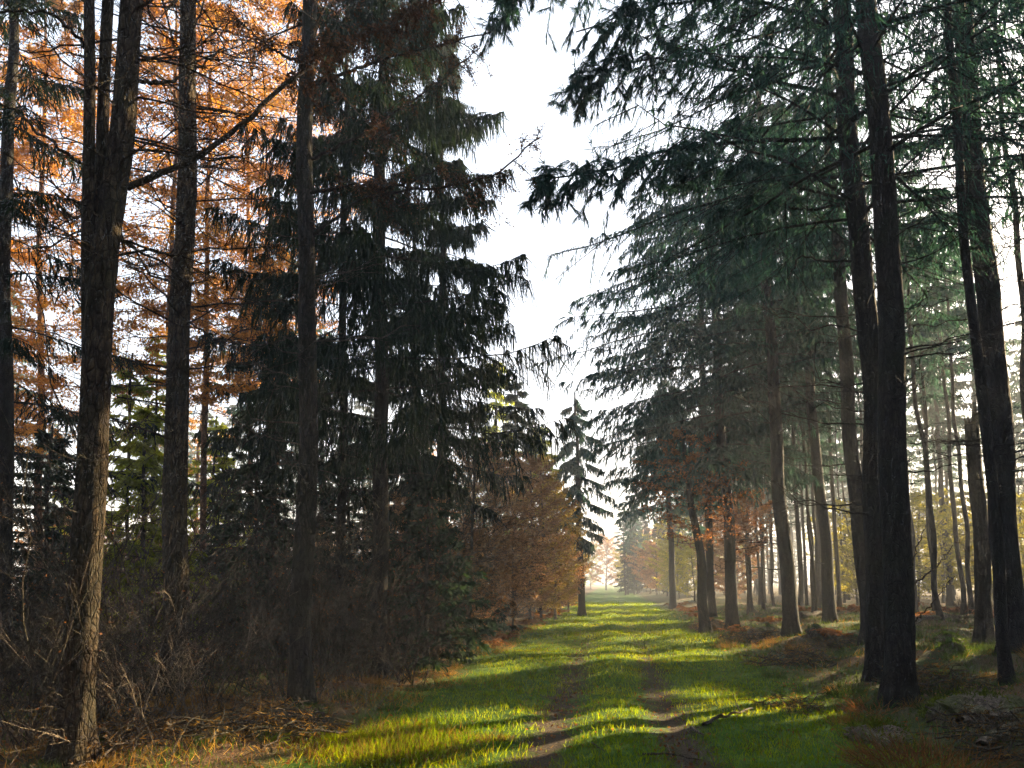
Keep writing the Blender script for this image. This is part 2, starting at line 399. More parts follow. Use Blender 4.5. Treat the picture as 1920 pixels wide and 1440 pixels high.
def conifer(X, h, az, L, rng, K=14, Mn=7, hang=.7, up=.05, sag=.45, tip=.3, sl=(.14, .32), sw=.045, sec=.4, wood_r=.018, leaf=None, wood=True, inner=.18, clump=0.0):
    """crown mesh. material 0 wood, 1 needles. leaf=None: hanging needle ribbons; else size of small needle tufts"""
    mb = MB(); nB = len(h)
    P = primaries(X, h, az, L, up, sag, tip, rng)
    s = np.linspace(0, 1, P.shape[1])[None]
    if wood: tubes(mb, P, (wood_r * (.35 + .28 * L[:, None])) * (1 - .85 * s), 4)
    # secondaries
    sk = inner + (1 - inner) * ((np.arange(K)[None] + rng.random((nB, K)) * .9) / K)
    O, T = lerp_path(P, sk)
    sgn = np.where(np.arange(K) % 2, 1, -1)[None]
    ang = sgn * (.75 + .5 * rng.random((nB, K)))
    a2 = az[:, None] + ang
    l2 = L[:, None] * (sec * (1 - sk) ** .8 + .07) * (.6 + .7 * rng.random((nB, K)))
    if clump: l2 = l2 * np.where(rng.random((nB, K)) < clump, .25, 1)
    q = np.linspace(0, 1, 3)
    dirz = T[..., 2] * .5 - .1 + .15 * rng.normal(size=(nB, K))
    P2 = O[:, :, None] + l2[..., None, None] * q[:, None] * np.stack([np.sin(a2), np.cos(a2), dirz], -1)[:, :, None]
    P2[..., 2] -= l2[..., None] * (q ** 2) * .35 * (hang + .2)
    P2 = P2.reshape(-1, 3, 3); l2 = l2.reshape(-1)
    if wood == 2: tubes(mb, P2, np.broadcast_to(.0085 * (1 - .7 * q), P2.shape[:2]), 3)
    elif wood: sprigs(mb, P2[:, 0], P2[:, 2] - P2[:, 0], np.linalg.norm(P2[:, 2] - P2[:, 0], axis=-1), .016, rng)
    # needle sprays on secondaries and on the outer primary
    sm = (np.arange(Mn)[None] + rng.random((len(P2), Mn))) / Mn
    O2, T2 = lerp_path(P2, sm)
    sp = .3 + .7 * rng.random((nB, K * 2)); O1, T1 = lerp_path(P, sp)
    O = np.concatenate([O2.reshape(-1, 3), O1.reshape(-1, 3)]); T = np.concatenate([T2.reshape(-1, 3), T1.reshape(-1, 3)])
    M_ = len(O)
    if leaf is None:
        hv = hang * (.5 + .8 * rng.random((M_, 1)))
        D = T * (1.1 - hang) + np.array([0, 0, -1.]) * hv + rng.normal(size=(M_, 3)) * (.42 - .25 * hang)
        Ls = sl[0] + (sl[1] - sl[0]) * rng.random(M_) ** 1.6
        sprigs(mb, O, D, Ls, sw * (.5 + .9 * rng.random(M_)), rng, tm=1)
    else:
        reps = 2
        OO = np.repeat(O, reps, 0) + rng.normal(size=(M_ * reps, 3)) * np.array([.05, .05, .05]) - np.array([0, 0, .05]) * rng.random((M_ * reps, 1)) * hang * 2
        leaves(mb, OO, leaf * (.6 + .8 * rng.random(M_ * reps)), rng, tm=1, aspect=.5)
    return mb

def bare_branches(X, h, az, L, rng, K=5, up=.15, sag=.3, tip=.35, r=.011, sec=.45, third=True):
    mb = MB(); nB = len(h)
    P = primaries(X, h, az, L, up, sag, tip, rng, n=9, wig=.16)
    s = np.linspace(0, 1, 9)[None]
    tubes(mb, P, (r * (.5 + .5 * L[:, None])) * (1 - .8 * s), 4)
    if K:
        sk = .25 + .72 * rng.random((nB, K)); O, T = lerp_path(P, sk)
        a2 = az[:, None] + np.where(rng.random((nB, K)) < .5, 1, -1) * (.5 + .6 * rng.random((nB, K)))
        l2 = L[:, None] * sec * (1.1 - sk) * (.5 + rng.random((nB, K)))
        q = np.linspace(0, 1, 5)
        P2 = O[:, :, None] + l2[..., None, None] * q[:, None] * np.stack([np.sin(a2), np.cos(a2), T[..., 2] + .3 * rng.normal(size=(nB, K))], -1)[:, :, None]
        P2 = P2 + rng.normal(size=P2.shape) * .035 * l2[..., None, None] * q[:, None]
        P2 = P2.reshape(-1, 5, 3)
        tubes(mb, P2, np.broadcast_to(.0055 * (1 - .7 * q), P2.shape[:2]), 3)
        if third:
            nb = len(P2); sk = .2 + .8 * rng.random((nb, 4)); O, T = lerp_path(P2, sk)
            D = nrm(T + rng.normal(size=T.shape) * .6); l3 = (l2.reshape(-1)[:, None] * .4 * (.3 + rng.random((nb, 4))))[..., None, None]
            q = np.linspace(0, 1, 3)[:, None]
            P3 = (O[:, :, None] + D[:, :, None] * l3 * q).reshape(-1, 3, 3)
            tubes(mb, P3, np.broadcast_to(.0035 * (1 - .6 * q[:, 0]), P3.shape[:2]), 3)
    return mb

def recenter(mb, base):
    mb.V = [v - np.asarray(base) for v in mb.V]; return mb

def tree_at(name, label, bx, by, Y, pts, r0, H, seed, cat='tree', group=None, mat='bark', r1=.02, sides=22, wig=.03, rough=.06):
    rng = np.random.default_rng(seed)
    b = at(bx, by, Y); b[2] = gz(b[0], Y)
    X = trunk_path(b, [at(u, v, Y) for u, v in pts], H, rng, wig)
    root = thing(name, X[0], label, cat, group)
    mb = MB(); trunk_mesh(mb, X, r0, r1, rng, sides, rough=rough); recenter(mb, X[0]).build('trunk', M[mat], root, True)
    return root, X, rng

def add_crown(root, X, rng, mats, base_h, top_h, nB, Lf, name='crown', az0=0, azs=2 * PI, tier=0, **kw):
    h = np.sort(base_h + (top_h - base_h) * (np.arange(nB) + rng.random(nB)) / nB)
    if tier: h = np.clip(np.round(h / tier) * tier + rng.normal(size=nB) * tier * .1, base_h, top_h)
    az = az0 + azs * (rng.random(nB) - .5) if azs < 6 else (np.arange(nB) * 2.399 + rng.random(nB) * .8)
    f = (h - base_h) / max(top_h - base_h, .1)
    L = Lf(f) * (.75 + .5 * rng.random(nB))
    mb = conifer(X, h, az, L, rng, **kw)
    return recenter(mb, X[0]).build(name, mats, root)

def add_bare(root, X, rng, h0, h1, nB, Lr, mat='twig', name='dead_branches', az0=0, azs=7, **kw):
    h = h0 + (h1 - h0) * rng.random(nB); az = az0 + azs * (rng.random(nB) - .5)
    if X[0, 1] < 16 and name != 'dead_twigs':      # near enough to pick branches apart
        Ls = Lr[0] + (Lr[1] - Lr[0]) * rng.random(nB); nm = {'branches': 'branch', 'bare_branches': 'bare_branch'}.get(name, 'dead_branch')
        for k in range(nB):
            recenter(bare_branches(X, h[k:k + 1], az[k:k + 1], Ls[k:k + 1], rng, **kw), X[0]).build(nm, M[mat], root)
        return
    mb = bare_branches(X, h, az, Lr[0] + (Lr[1] - Lr[0]) * rng.random(nB), rng, **kw)
    return tag(recenter(mb, X[0]).build(name, M[mat], root), kind='stuff')

def limb(root, X, pts, r0, r1, mat, rng, sprays=None, name='limb', twigs=0, smats=None, **kw):
    """one big limb along world points; optionally with its own needle sprays"""
    P = np.array(pts, float); t_ = np.linspace(0, 1, len(P)); tt = np.linspace(0, 1, 26)
    Q = np.stack([np.interp(tt, t_, P[:, c]) for c in range(3)], -1)
    for _ in range(2): Q[1:-1] = (Q[:-2] + 2 * Q[1:-1] + Q[2:]) / 4
    Q[1:-1] += rng.normal(size=(24, 3)) * .012
    mb = MB(); tubes(mb, Q, r0 + (r1 - r0) * tt ** .8, 8)
    o = recenter(mb, X[0]).build(name, M[mat], root, True)
    return o, Q

def spray_on(Q, rng, K, l2, Mn, hang, sl, sw, s0=.2, leaf=None, spread=1.0):
    """needle sprays on a given limb polyline: returns MB (0 wood, 1 needles)"""
    mb = MB(); sk = s0 + (1 - s0) * np.sort(rng.random((1, K)), 1)
    O, T = lerp_path(Q[None], sk); O = O[0]; T = T[0]
    side = nrm(np.cross(T, [0, 0, 1.])) * np.where(np.arange(K) % 2, 1, -1)[:, None]
    D = nrm(T * .55 + side * spread + rng.normal(size=(K, 3)) * .2)
    L = l2 * (1.15 - sk[0] * .75) * (.5 + .8 * rng.random(K)); q = np.linspace(0, 1, 5)
    P2 = O[:, None] + D[:, None] * (L[:, None] * q)[..., None]
    P2[..., 2] -= L[:, None] * q ** 2 * .4
    tubes(mb, P2, np.broadcast_to(.009 * (1 - .75 * q), P2.shape[:2]), 3)
    # tertiary
    K3 = 7; s3 = .15 + .85 * rng.random((K, K3)); O3, T3 = lerp_path(P2, s3)
    D3 = nrm(T3 * .5 + rng.normal(size=T3.shape) * .55 + np.array([0, 0, -.55]) * hang); L3 = (L[:, None] * .35 * (.4 + rng.random((K, K3))))
    q3 = np.linspace(0, 1, 3)
    P3 = (O3[:, :, None] + D3[:, :, None] * (L3[..., None] * q3)[..., None]).reshape(-1, 3, 3)
    tubes(mb, P3, np.broadcast_to(.005 * (1 - .6 * q3), P3.shape[:2]), 3)
    O4, T4 = lerp_path(P3, rng.random((len(P3), Mn))); O5, T5 = lerp_path(P2, rng.random((K, Mn * 2)))
    O = np.concatenate([O4.reshape(-1, 3), O5.reshape(-1, 3)]); T = np.concatenate([T4.reshape(-1, 3), T5.reshape(-1, 3)]); n = len(O)
    if leaf is None:
        Dd = T * .8 + np.array([0, 0, -1.]) * hang * (.4 + .8 * rng.random((n, 1))) + rng.normal(size=(n, 3)) * .3
        sprigs(mb, O, Dd, sl[0] + (sl[1] - sl[0]) * rng.random(n), sw * (.5 + .9 * rng.random(n)), rng, tm=1)
    else:
        leaves(mb, O + rng.normal(size=O.shape) * .03, leaf * (.6 + .8 * rng.random(n)), rng, tm=1, aspect=.5)
    return mb

# ================================================================== TREES, LEFT SIDE
cone = lambda Lm, lo=.25: (lambda f: Lm * (1 - f) ** .75 + lo)
egg = lambda Lm, lo=.3: (lambda f: Lm * np.sin(PI * np.clip(.18 + .8 * f, 0, 1)) + lo)
SP = [M['bark'], M['spruce']]; SPP = [M['bark'], M['spruce_path']]; LA = [M['bark_larch'], M['larch']]; LB = [M['bark_larch'], M['larch_brown']]

# forked larch, nearest on the left
root, X, rng = tree_at('larch_tree', 'forked rough-barked larch with three stems, nearest trunk on the left', 132, 1465, 6.3,
                       [(150, 1200), (166, 1000), (182, 700), (200, 480), (224, 260), (246, 0)], .142, 11.5, 11, mat='bark_larch', r1=.05, sides=40, rough=.10)
for nm, pts, ra in (('stem', [(172, 860), (160, 620), (163, 400), (166, 200), (169, 0)], .056), ('stem', [(180, 800), (180, 620), (188, 400), (194, 200), (200, 0)], .062)):
    b = at(pts[0][0], pts[0][1], 6.33); Xs = trunk_path(b, [at(u, v, 6.4 if ra > .06 else 6.28) for u, v in pts[1:]], 11, rng, .01)
    mb = MB(); trunk_mesh(mb, Xs, ra, .03, rng, 20, flare=0, rough=.09); recenter(mb, X[0]).build(nm, M['bark_larch'], root, True)
o, Q = limb(root, X, [at(238, 352, 6.3), at(330, 318, 6.5), at(440, 250, 6.8), at(520, 165, 7.0), at(600, 105, 7.3), at(700, 55, 7.6), at(830, -5, 8)], .034, .014, 'bark_larch', rng)
recenter(spray_on(Q, rng, 26, 1.0, 16, .7, None, None, .55, leaf=.04), X[0]).build('foliage', LB, o)
o, Q = limb(root, X, [at(262, 152, 6.3), at(310, 155, 6.6), at(350, 140, 7.0), at(420, 90, 7.4)], .022, .008, 'bark_larch', rng)
o, Q = limb(root, X, [at(160, 90, 6.3), at(140, 60, 6.1), at(100, 24, 6.0), at(0, 22, 5.9), at(-60, 35, 5.8)], .02, .008, 'bark_larch', rng)
o, Q = limb(root, X, [at(150, 305, 6.3), at(90, 262, 6.2), at(30, 210, 6.1), at(-60, 160, 6)], .018, .008, 'bark_larch', rng)
add_bare(root, X, rng, 4.2, 8, 40, (.8, 2.2), 'bark_larch', 'bare_branches', K=8, up=.1, sag=.35)
add_bare(root, X, rng, 1.2, 3.0, 9, (.3, .8), 'twig', 'dead_twigs', K=4)

# second big larch
root, X, rng = tree_at('larch_tree', 'straight dark larch trunk second from the left, slim orange trunk just behind', 322, 1262, 10,
                       [(330, 1000), (338, 700), (346, 300), (355, 0)], .175, 17, 12, mat='bark_larch', r1=.04, sides=36, rough=.09)
add_bare(root, X, rng, 3.4, 11, 70, (1.0, 2.6), 'bark_larch', 'bare_branches', K=9, up=.12, sag=.3)
add_crown(root, X, rng, LB, 7.5, 16.5, 34, cone(2.4), K=12, Mn=6, leaf=.04, hang=.5, up=.1, sag=.35, tip=.3)

# trunk at the very edge
root, X, rng = tree_at('spruce_tree', 'dark spruce at the far left edge, trunk cut by the frame', 0, 1260, 11,
                       [(3, 900), (10, 500), (22, 0)], .15, 16, 13, sides=24)
add_crown(root, X, rng, SP, 3.2, 15.5, 44, cone(1.9), K=16, Mn=16, hang=.7, sl=(.1, .3), sw=.022)
# sunlit golden larches behind
for k, (bx, Y, pts, r, H, lab, sd) in enumerate([
        (318, 15, [(320, 600), (328, 200), (332, 0)], .075, 15, 'slim orange-barked larch seen right beside the second dark trunk', 21),
        (382, 17, [(386, 600), (392, 300), (396, 0)], .08, 17, 'golden larch with thin reddish trunk between the second and third dark trunks', 22),
        (470, 21, [(468, 600), (466, 200)], .09, 19, 'golden larch filling the gap left of the tall dark spruces', 23),
        (75, 17, [(75, 600), (80, 200)], .10, 17, 'golden larch behind the forked trunk at the left edge', 24),
        (-30, 15, [(-30, 600), (-28, 100)], .09, 16, 'golden larch half outside the left edge of the frame', 25)]):
    root, X, rng = tree_at('larch_tree', lab, bx, 1180, Y, pts, r, H, sd, mat='bark_red', sides=12, group='golden larches on the left')
    if k < 2:
        rg = np.random.default_rng(900 + k); Xg = np.stack([np.zeros(30), np.zeros(30), np.linspace(0, 16, 30)], -1); hg = np.sort(4.2 + 11.6 * rg.random(68))
        GOLD = (GOLD if k else []) + [conifer(Xg, hg, np.arange(68) * 2.399, egg(1.9, .4)((hg - 4.2) / 11.6) * (.75 + .5 * rg.random(68)), rg, K=20, Mn=12, leaf=.07, hang=.5, up=.15, sag=.35, tip=.3).mesh('crown', [M['bark_red'], M['larch']])]
    o = link('crown', GOLD[k % 2], root); lean = X[-1] - X[0]
    o.scale = (1, 1, H / 16); o.location = (0, 0, (1.6, 2.0, 2.2, .2, 0, 3.0)[k]); o.rotation_euler = (-math.atan2(lean[1], lean[2]), math.atan2(lean[0], lean[2]), k * 1.9)
    add_bare(root, X, rng, 2.0, 6, 26, (.6, 1.6), 'twig', 'bare_branches', K=6, third=False)

# third dark trunk with rusty needles
root, X, rng = tree_at('larch_tree', 'dark larch with rusty boughs, upright trunk left of the broad drooping spruce', 566, 1345, 9.3,
                       [(568, 1100), (572, 900), (575, 500), (578, 0)], .13, 16, 14, mat='bark', r1=.05, sides=36, rough=.08)
add_bare(root, X, rng, 2.2, 6.5, 26, (.4, 1.5), 'twig', 'dead_branches', K=6)
for pts in ([(580, 445, 9.3), (690, 365, 9.2), (840, 350, 9.0), (930, 330, 8.9), (1012, 258, 8.8)],
            [(580, 365, 9.3), (660, 345, 9.0), (740, 350, 8.7), (830, 315, 8.5)],
            [(580, 300, 9.3), (680, 250, 9.5), (790, 180, 9.8), (900, 90, 10)],
            [(580, 160, 9.3), (690, 120, 9), (800, 90, 8.8), (920, 60, 8.7)],
            [(570, 120, 9.3), (500, 90, 9), (430, 20, 8.8)]):
    o, Q = limb(root, X, [at(*p) for p in pts], .026, .008, 'bark', rng)
    s = spray_on(Q, rng, 20, .7, 9, .6, None, None, .2, leaf=.03)
    recenter(s, X[0]).build('foliage', [M['bark'], M['larch_brown']], o)
add_crown(root, X, rng, LB, 8.2, 15.5, 18, cone(2.2), K=12, Mn=7, leaf=.036, hang=.55, up=.1, sag=.35, tip=.3)

# slim spruce and the broad drooping spruce
root, X, rng = tree_at('spruce_tree', 'slim dark spruce between rusty larch and broad drooping spruce', 640, 1245, 14.2, [(643, 600), (650, 100)], .10, 15, 15, sides=16)
add_crown(root, X, rng, SP, 3.2, 14.6, 38, cone(2.0), K=16, Mn=18, hang=.9, sl=(.14, .45), sw=.027)
add_bare(root, X, rng, .6, 4, 22, (.5, 1.4), 'twig', 'dead_branches', K=5)
root, X, rng = tree_at('spruce_tree', 'broad dark spruce with drooping comb-like boughs left of the ride', 715, 1268, 13.0,
                       [(713, 800), (712, 400), (716, 100)], .145, 18, 16, r1=.04, sides=30, rough=.08)
add_crown(root, X, rng, SP, 3.9, 17.6, 94, cone(2.75, .3), K=22, Mn=34, tier=.5, hang=.93, up=.0, sag=.36, tip=.42, sl=(.1, .5), sw=.0175, sec=.4, wood_r=.02, clump=.2)
add_bare(root, X, rng, .5, 4.2, 26, (.6, 1.9), 'twig', 'dead_branches', K=6)
root, X, rng = tree_at('spruce_tree', 'dark pointed spruce just behind the broad drooping one', 830, 1190, 18.5, [(830, 600), (826, 100)], .13, 16.5, 17, sides=14)
add_crown(root, X, rng, SP, 3.6, 16.2, 60, cone(2.2), K=16, Mn=18, hang=.9, sl=(.14, .45), sw=.03)
for bx, Y, H, sd, lab in ((505, 18, 10.5, 18, 'dark spruce behind the rusty larch on its left'), (775, 22, 12, 20, 'dark spruce hidden behind the broad drooping boughs')):
    root, X, rng = tree_at('spruce_tree', lab, bx, 1170, Y, [(bx, 600), (bx + 3, 300)], .12, H, sd, sides=12)
    add_crown(root, X, rng, SP, 1.6, H - .3, 46, cone(2.0), K=14, Mn=14, hang=.8, sl=(.16, .42), sw=.036)

# young conifers in the understorey
for bx, Y, H, Lm, mt, sd, lab in ((800, 14.3, 3.6, 1.25, 'spruce', 31, 'young dark green spruce at the grass edge below drooping boughs'),
                                  (655, 15.5, 4.3, 1.3, 'spruce', 32, 'young dark spruce between the slim and the broad spruce trunks'),
                                  (480, 15, 4.6, 1.3, 'spruce', 33, 'young dark spruce left of the rusty larch trunk'),
                                  (238, 14.5, 6.2, 1.5, 'spruce_light', 34, 'bright yellow-green young conifer beside the forked larch'),
                                  (285, 19, 8.2, 1.6, 'spruce_light', 35, 'taller olive young conifer behind the bright yellow-green one'),
                                  (268, 12.6, 4.6, 1.2, 'spruce_light', 39, 'lower yellow-green young conifer just left of the second dark trunk'),
                                  (400, 20, 6.0, 1.5, 'spruce_light', 36, 'olive young conifer right of the second dark trunk'),
                                  (85, 13, 4.4, 1.5, 'spruce', 37, 'young dark spruce behind the forked larch at left'),
                                  (895, 22, 2.6, 1.0, 'spruce', 38, 'small dark spruce at the foot of the bronze trees')):
    root, X, rng = tree_at('young_conifer', lab, bx, 1200, Y, [(bx, 1000)], .05, H, sd, sides=8, cat='conifer', group='young conifers on the left')
    add_crown(root, X, rng, [M['bark'], M[mt]], .15, H - .1, 52, cone(Lm, .15), K=12, Mn=8, hang=.35, up=.2, sag=.35, tip=.2, sl=(.08, .2), sw=.04)

# ---- broadleaf / larch scrub, bronze and gold
def scrub(name, label, bx, Y, H, Lm, mats, seed, nB=46, leaf=.06, K=13, Mn=8, group=None, base=.3, up=.75, cat='tree', r=.05):
    root, X, rng = tree_at(name, label, bx, 1160, Y, [(bx, 1050)], r, H, seed, sides=8, cat=cat, group=group, mat='twig', wig=.06)
    add_crown(root, X, rng, mats, base, H - .1, nB, egg(Lm, .25), K=K, Mn=Mn, leaf=leaf, hang=.2, up=up, sag=.15, tip=0.05, sec=.5)
    return root
BR = [M['twig'], M['bronze']]; YE = [M['twig'], M['yellow']]; OL = [M['twig'], M['olive']]; OK_ = [M['twig'], M['oakleaf']]
scrub('bronze_tree', 'tall bronze-leaved young tree left of the ride, under drooping spruce tips', 925, 24, 6.0, 1.5, BR, 41, 60, .07, group='bronze scrub left of the ride')
scrub('bronze_tree', 'bronze-leaved young tree nearest the yellow birch', 995, 29, 6.2, 1.5, BR, 42, 60, .08, group='bronze scrub left of the ride')
scrub('bronze_tree', 'bronze-leaved young tree right behind the slender bare sapling', 872, 21, 5.2, 1.4, BR, 40, 56, .06, group='bronze scrub left of the ride')
scrub('bronze_bush', 'low rusty bush at the grass edge beside the slender bare sapling', 872, 18.5, 2.9, 1.1, BR, 43, 44, .055, group='bronze scrub left of the ride', cat='bush', r=.03)
scrub('bronze_bush', 'low bronze bush where the left verge narrows', 960, 24, 3.0, 1.2, BR, 44, 44, .06, group='bronze scrub left of the ride', cat='bush', r=.03)
scrub('bronze_bush', 'low bronze bush under the slender lone spruce', 1048, 36, 3.0, 1.3, BR, 45, 40, .08, group='bronze scrub left of the ride', cat='bush', r=.03)
scrub('bronze_bush', 'brown bush behind the broad drooping spruce trunk', 770, 17, 3.4, 1.4, BR, 46, 40, .055, group='bronze scrub left of the ride', cat='bush', r=.03)
scrub('yellow_birch', 'bright yellow young birch left of the ride', 1042, 33, 5.7, .95, YE, 47, 44, .09)
scrub('yellow_tree', 'golden young tree rising between the bronze trees and the yellow birch', 1015, 31, 6.6, 1.1, YE, 56, 44, .085)
scrub('yellow_bush', 'small yellow bush at the foot of the yellow birch', 1066, 40, 4.0, 1.0, YE, 48, 30, .1, cat='bush')
for bx, Y, H, Lm, sd, lab in ((965, 33, 10.4, 1.7, 51, 'dark conifer rising behind the tall bronze tree'), (1012, 40, 10.0, 1.8, 52, 'dark conifer rising behind the yellow birch'), (930, 38, 13, 2, 53, 'grey-green conifer top right of the drooping boughs')):
    root, X, rng = tree_at('spruce_tree', lab, bx, 1140, Y, [(bx, 900)], .12, H, sd, sides=10, group='conifers behind the bronze scrub')
    add_crown(root, X, rng, [M['bark'], M['spruce_light']] if sd != 51 else SP, 1.5, H - .2, 56, cone(Lm), K=12, Mn=8, hang=.5, sl=(.15, .35), sw=.07)
root, X, rng = tree_at('spruce_tree', 'slender lone spruce with bare lower trunk on the left verge', 1091, 1130, 37, [(1085, 950), (1080, 800)], .17, 10.8, 54, sides=14, r1=.03)
add_crown(root, X, rng, SPP, 3.4, 10.5, 44, lambda f: 2.0 * (1 - f) ** .6 * (.55 + .45 * np.minimum(1, f * 3)) + .15, K=13, Mn=10, hang=.9, up=.1, sag=.7, tip=.3, sl=(.12, .42), sw=.065, clump=.25)
root, X, rng = tree_at('bare_sapling', 'slender bare sapling at the grass edge before the bronze trees', 878, 1205, 17, [(884, 1000), (888, 850)], .042, 5.2, 55, sides=8, mat='twig')
add_bare(root, X, rng, .5, 5, 28, (.4, 1.3), 'twig', 'branches', K=6)

# ================================================================== TREES, RIGHT SIDE
root, X, rng = tree_at('spruce_tree', 'thick dark spruce trunk nearest the ride on the right, front one of the pair', 1685, 1287, 10.4,
                       [(1684, 1000), (1676, 720), (1664, 500), (1642, 200), (1628, 0)], .178, 19, 61, r1=.06, sides=40, rough=.08)
add_crown(root, X, rng, SPP, 6.8, 18.5, 58, cone(3.3, .4), K=18, Mn=24, hang=.75, up=.1, sag=.4, tip=.2, sl=(.06, .22), sw=.015, wood_r=.022)
add_bare(root, X, rng, 2.5, 7.2, 20, (.5, 1.7), 'bark', 'dead_branches', K=5, az0=1.3, azs=4)
for pts, r in (([(1705, 1180, 10.4), (1740, 1140, 10.2), (1790, 1080, 10.0)], .014), ([(1705, 1100, 10.4), (1760, 1060, 10.2), (1800, 1010, 10.0)], .013), ([(1700, 1085, 10.4), (1712, 1050, 10.1), (1735, 985, 9.8)], .012)):
    limb(root, X, [at(*p) for p in pts], r, .004, 'twig', rng, name='dead_branch')

root, X, rng = tree_at('spruce_tree', 'thick dark spruce behind the front one of the pair, long bough over the ride', 1648, 1238, 12.5,
                       [(1645, 1000), (1636, 720), (1612, 450), (1592, 250), (1574, 0)], .18, 19, 62, r1=.09, sides=40, rough=.08)
for pts, r, K, l2, s0 in (([(1570, 258, 12.5), (1480, 262, 12.2), (1370, 268, 11.9), (1250, 280, 11.5), (1120, 325, 11.0), (985, 338, 10.6)], .045, 54, 1.25, .3),
                  ([(1590, 375, 12.5), (1510, 355, 12.1), (1440, 330, 11.8), (1380, 300, 11.4), (1260, 300, 11)], .028, 22, .8, .35),
                  ([(1560, 55, 12.5), (1490, 20, 12.2), (1380, -5, 11.9), (1230, 10, 11.4), (1080, 60, 11.0)], .045, 54, 1.35, .25),
                  ([(1570, 180, 12.5), (1450, 150, 12.4), (1320, 120, 12.2), (1200, 110, 12.0), (1085, 150, 11.8)], .04, 54, 1.3, .25),
                  ([(1560, -40, 12.5), (1400, -120, 12), (1200, -110, 11.4), (1000, -50, 10.8), (930, 10, 10.6)], .045, 46, 1.2, .3),
                  ([(1590, 380, 12.5), (1520, 395, 12.8), (1430, 380, 13), (1340, 400, 13.2)], .03, 26, .9, .3),
                  ([(1605, 490, 12.5), (1550, 490, 12.2), (1500, 480, 12), (1478, 525, 11.9)], .022, 0, .4, .6)):
    o, Q = limb(root, X, [at(*p) for p in pts], r, .01, 'bark', rng)
    if not K: continue
    s = spray_on(Q, rng, K, l2, 34, .8, (.05, .17), .0115, s0)
    recenter(s, X[0]).build('foliage', SPP, o)
add_crown(root, X, rng, SPP, 7.0, 18.5, 84, cone(4.3, .4), K=20, Mn=24, hang=.75, up=.12, sag=.4, tip=.2, sl=(.06, .22), sw=.015, wood_r=.02)
add_bare(root, X, rng, 2.5, 7.5, 26, (.5, 2.2), 'bark', 'dead_branches', K=6, az0=-1.0, azs=4)

root, X, rng = tree_at('spruce_tree', 'thick leaning spruce trunk near the right edge', 1902, 1192, 14,
                       [(1885, 980), (1862, 700), (1840, 420), (1800, 0)], .21, 19, 63, r1=.09, sides=34, rough=.08)
add_crown(root, X, rng, SPP, 7.8, 18.5, 56, cone(3.0, .4), K=16, Mn=18, hang=.7, up=.1, sag=.4, tip=.2, sl=(.08, .28), sw=.022)
add_bare(root, X, rng, 2.5, 9.5, 46, (.6, 2.2), 'bark', 'dead_branches', K=6)
root, X, rng = tree_at('spruce_tree', 'thin leaning spruce pole just left of the thick right-edge trunk', 1887, 1262, 12,
                       [(1858, 900), (1815, 500), (1785, 150), (1774, 0)], .085, 15, 64, r1=.03, sides=18)
add_bare(root, X, rng, 3, 11, 36, (.4, 1.5), 'bark', 'dead_branches', K=5)
root, X, rng = tree_at('spruce_snag', 'broken-off dead trunk without a top beside the thick right-edge trunk', 1842, 1145, 17, [(1836, 1000), (1828, 860)], .16, 4.45, 65, r1=.13, sides=28, rough=.1, cat='snag')
mb = MB(); rs = np.random.default_rng(8); a_ = rs.random(14) * 6.28; q_ = .03 + .08 * rs.random(14); top = X[-1] - X[0]
ribbons(mb, top + np.stack([np.sin(a_) * q_, np.cos(a_) * q_, np.full(14, -.12)], -1), np.stack([np.sin(a_) * .15, np.cos(a_) * .15, np.ones(14)], -1), .2 + .5 * rs.random(14), .07, rs, .1)
mb.build('splintered_top', M['wood'], root)
# crowned trees along the right side of the ride
def edge_spruce(label, bx, by, Y, pts, r, H, sd, cb, Lm, nB, bare=22, mats=SPP, hang=.75, sw=.03, sl=(.1, .34), K=17, Mn=19, group='spruces along the right of the ride', prof=None):
    root, X, rng = tree_at('spruce_tree', label, bx, by, Y, pts, r, H, sd, r1=.05, sides=20, group=group)
    add_crown(root, X, rng, mats, cb, H - .3, nB, prof or cone(Lm, .35), K=K, Mn=Mn, hang=hang, up=.1 * rng.normal(size=nB) + .06, sag=.4, tip=.2, sl=sl, sw=sw, clump=.15)
    if bare: add_bare(root, X, rng, 1.6, cb + 2, bare, (.5, 2.0), 'bark', 'dead_branches', K=5)
    return root, X, rng
edge_spruce('stout spruce trunk standing alone between thick pair and ride', 1483, 1178, 22, [(1475, 1050), (1460, 900), (1443, 620), (1430, 350)], .21, 17, 71, 7.2, 3.4, 52, 40)
edge_spruce('stout spruce with teal crown, third trunk right of the grass ride', 1374, 1160, 26, [(1366, 1000), (1355, 850), (1340, 600), (1328, 330)], .2, 16.5, 72, 4.9, 4.3, 104, 26, sw=.034, sl=(.12, .38), prof=lambda f: 4.9 * np.sin(PI * (.2 + .66 * f)) + .1)
edge_spruce('spruce with wide crown just behind the curved oak', 1336, 1145, 30, [(1326, 900), (1318, 700)], .15, 16.5, 73, 5.2, 4.6, 84, 20, sw=.045, sl=(.12, .38), prof=lambda f: 5.0 * np.sin(PI * (.2 + .66 * f)) + .1)
edge_spruce('tall straight spruce left of the thick pair, paler pole behind it', 1557, 1168, 24, [(1545, 1000), (1530, 850), (1512, 600)], .18, 17, 74, 8.0, 2.8, 44, 30)
edge_spruce('dark spruce trunk partly hidden behind the thick pair', 1630, 1180, 17.5, [(1604, 900), (1578, 600), (1560, 300)], .18, 17, 75, 8.0, 2.8, 44, 30)
edge_spruce('hazy spruce at the far bend on the right of the ride', 1262, 1120, 46, [(1255, 950)], .2, 14, 76, 5.6, 3.4, 56, 0, sw=.08)
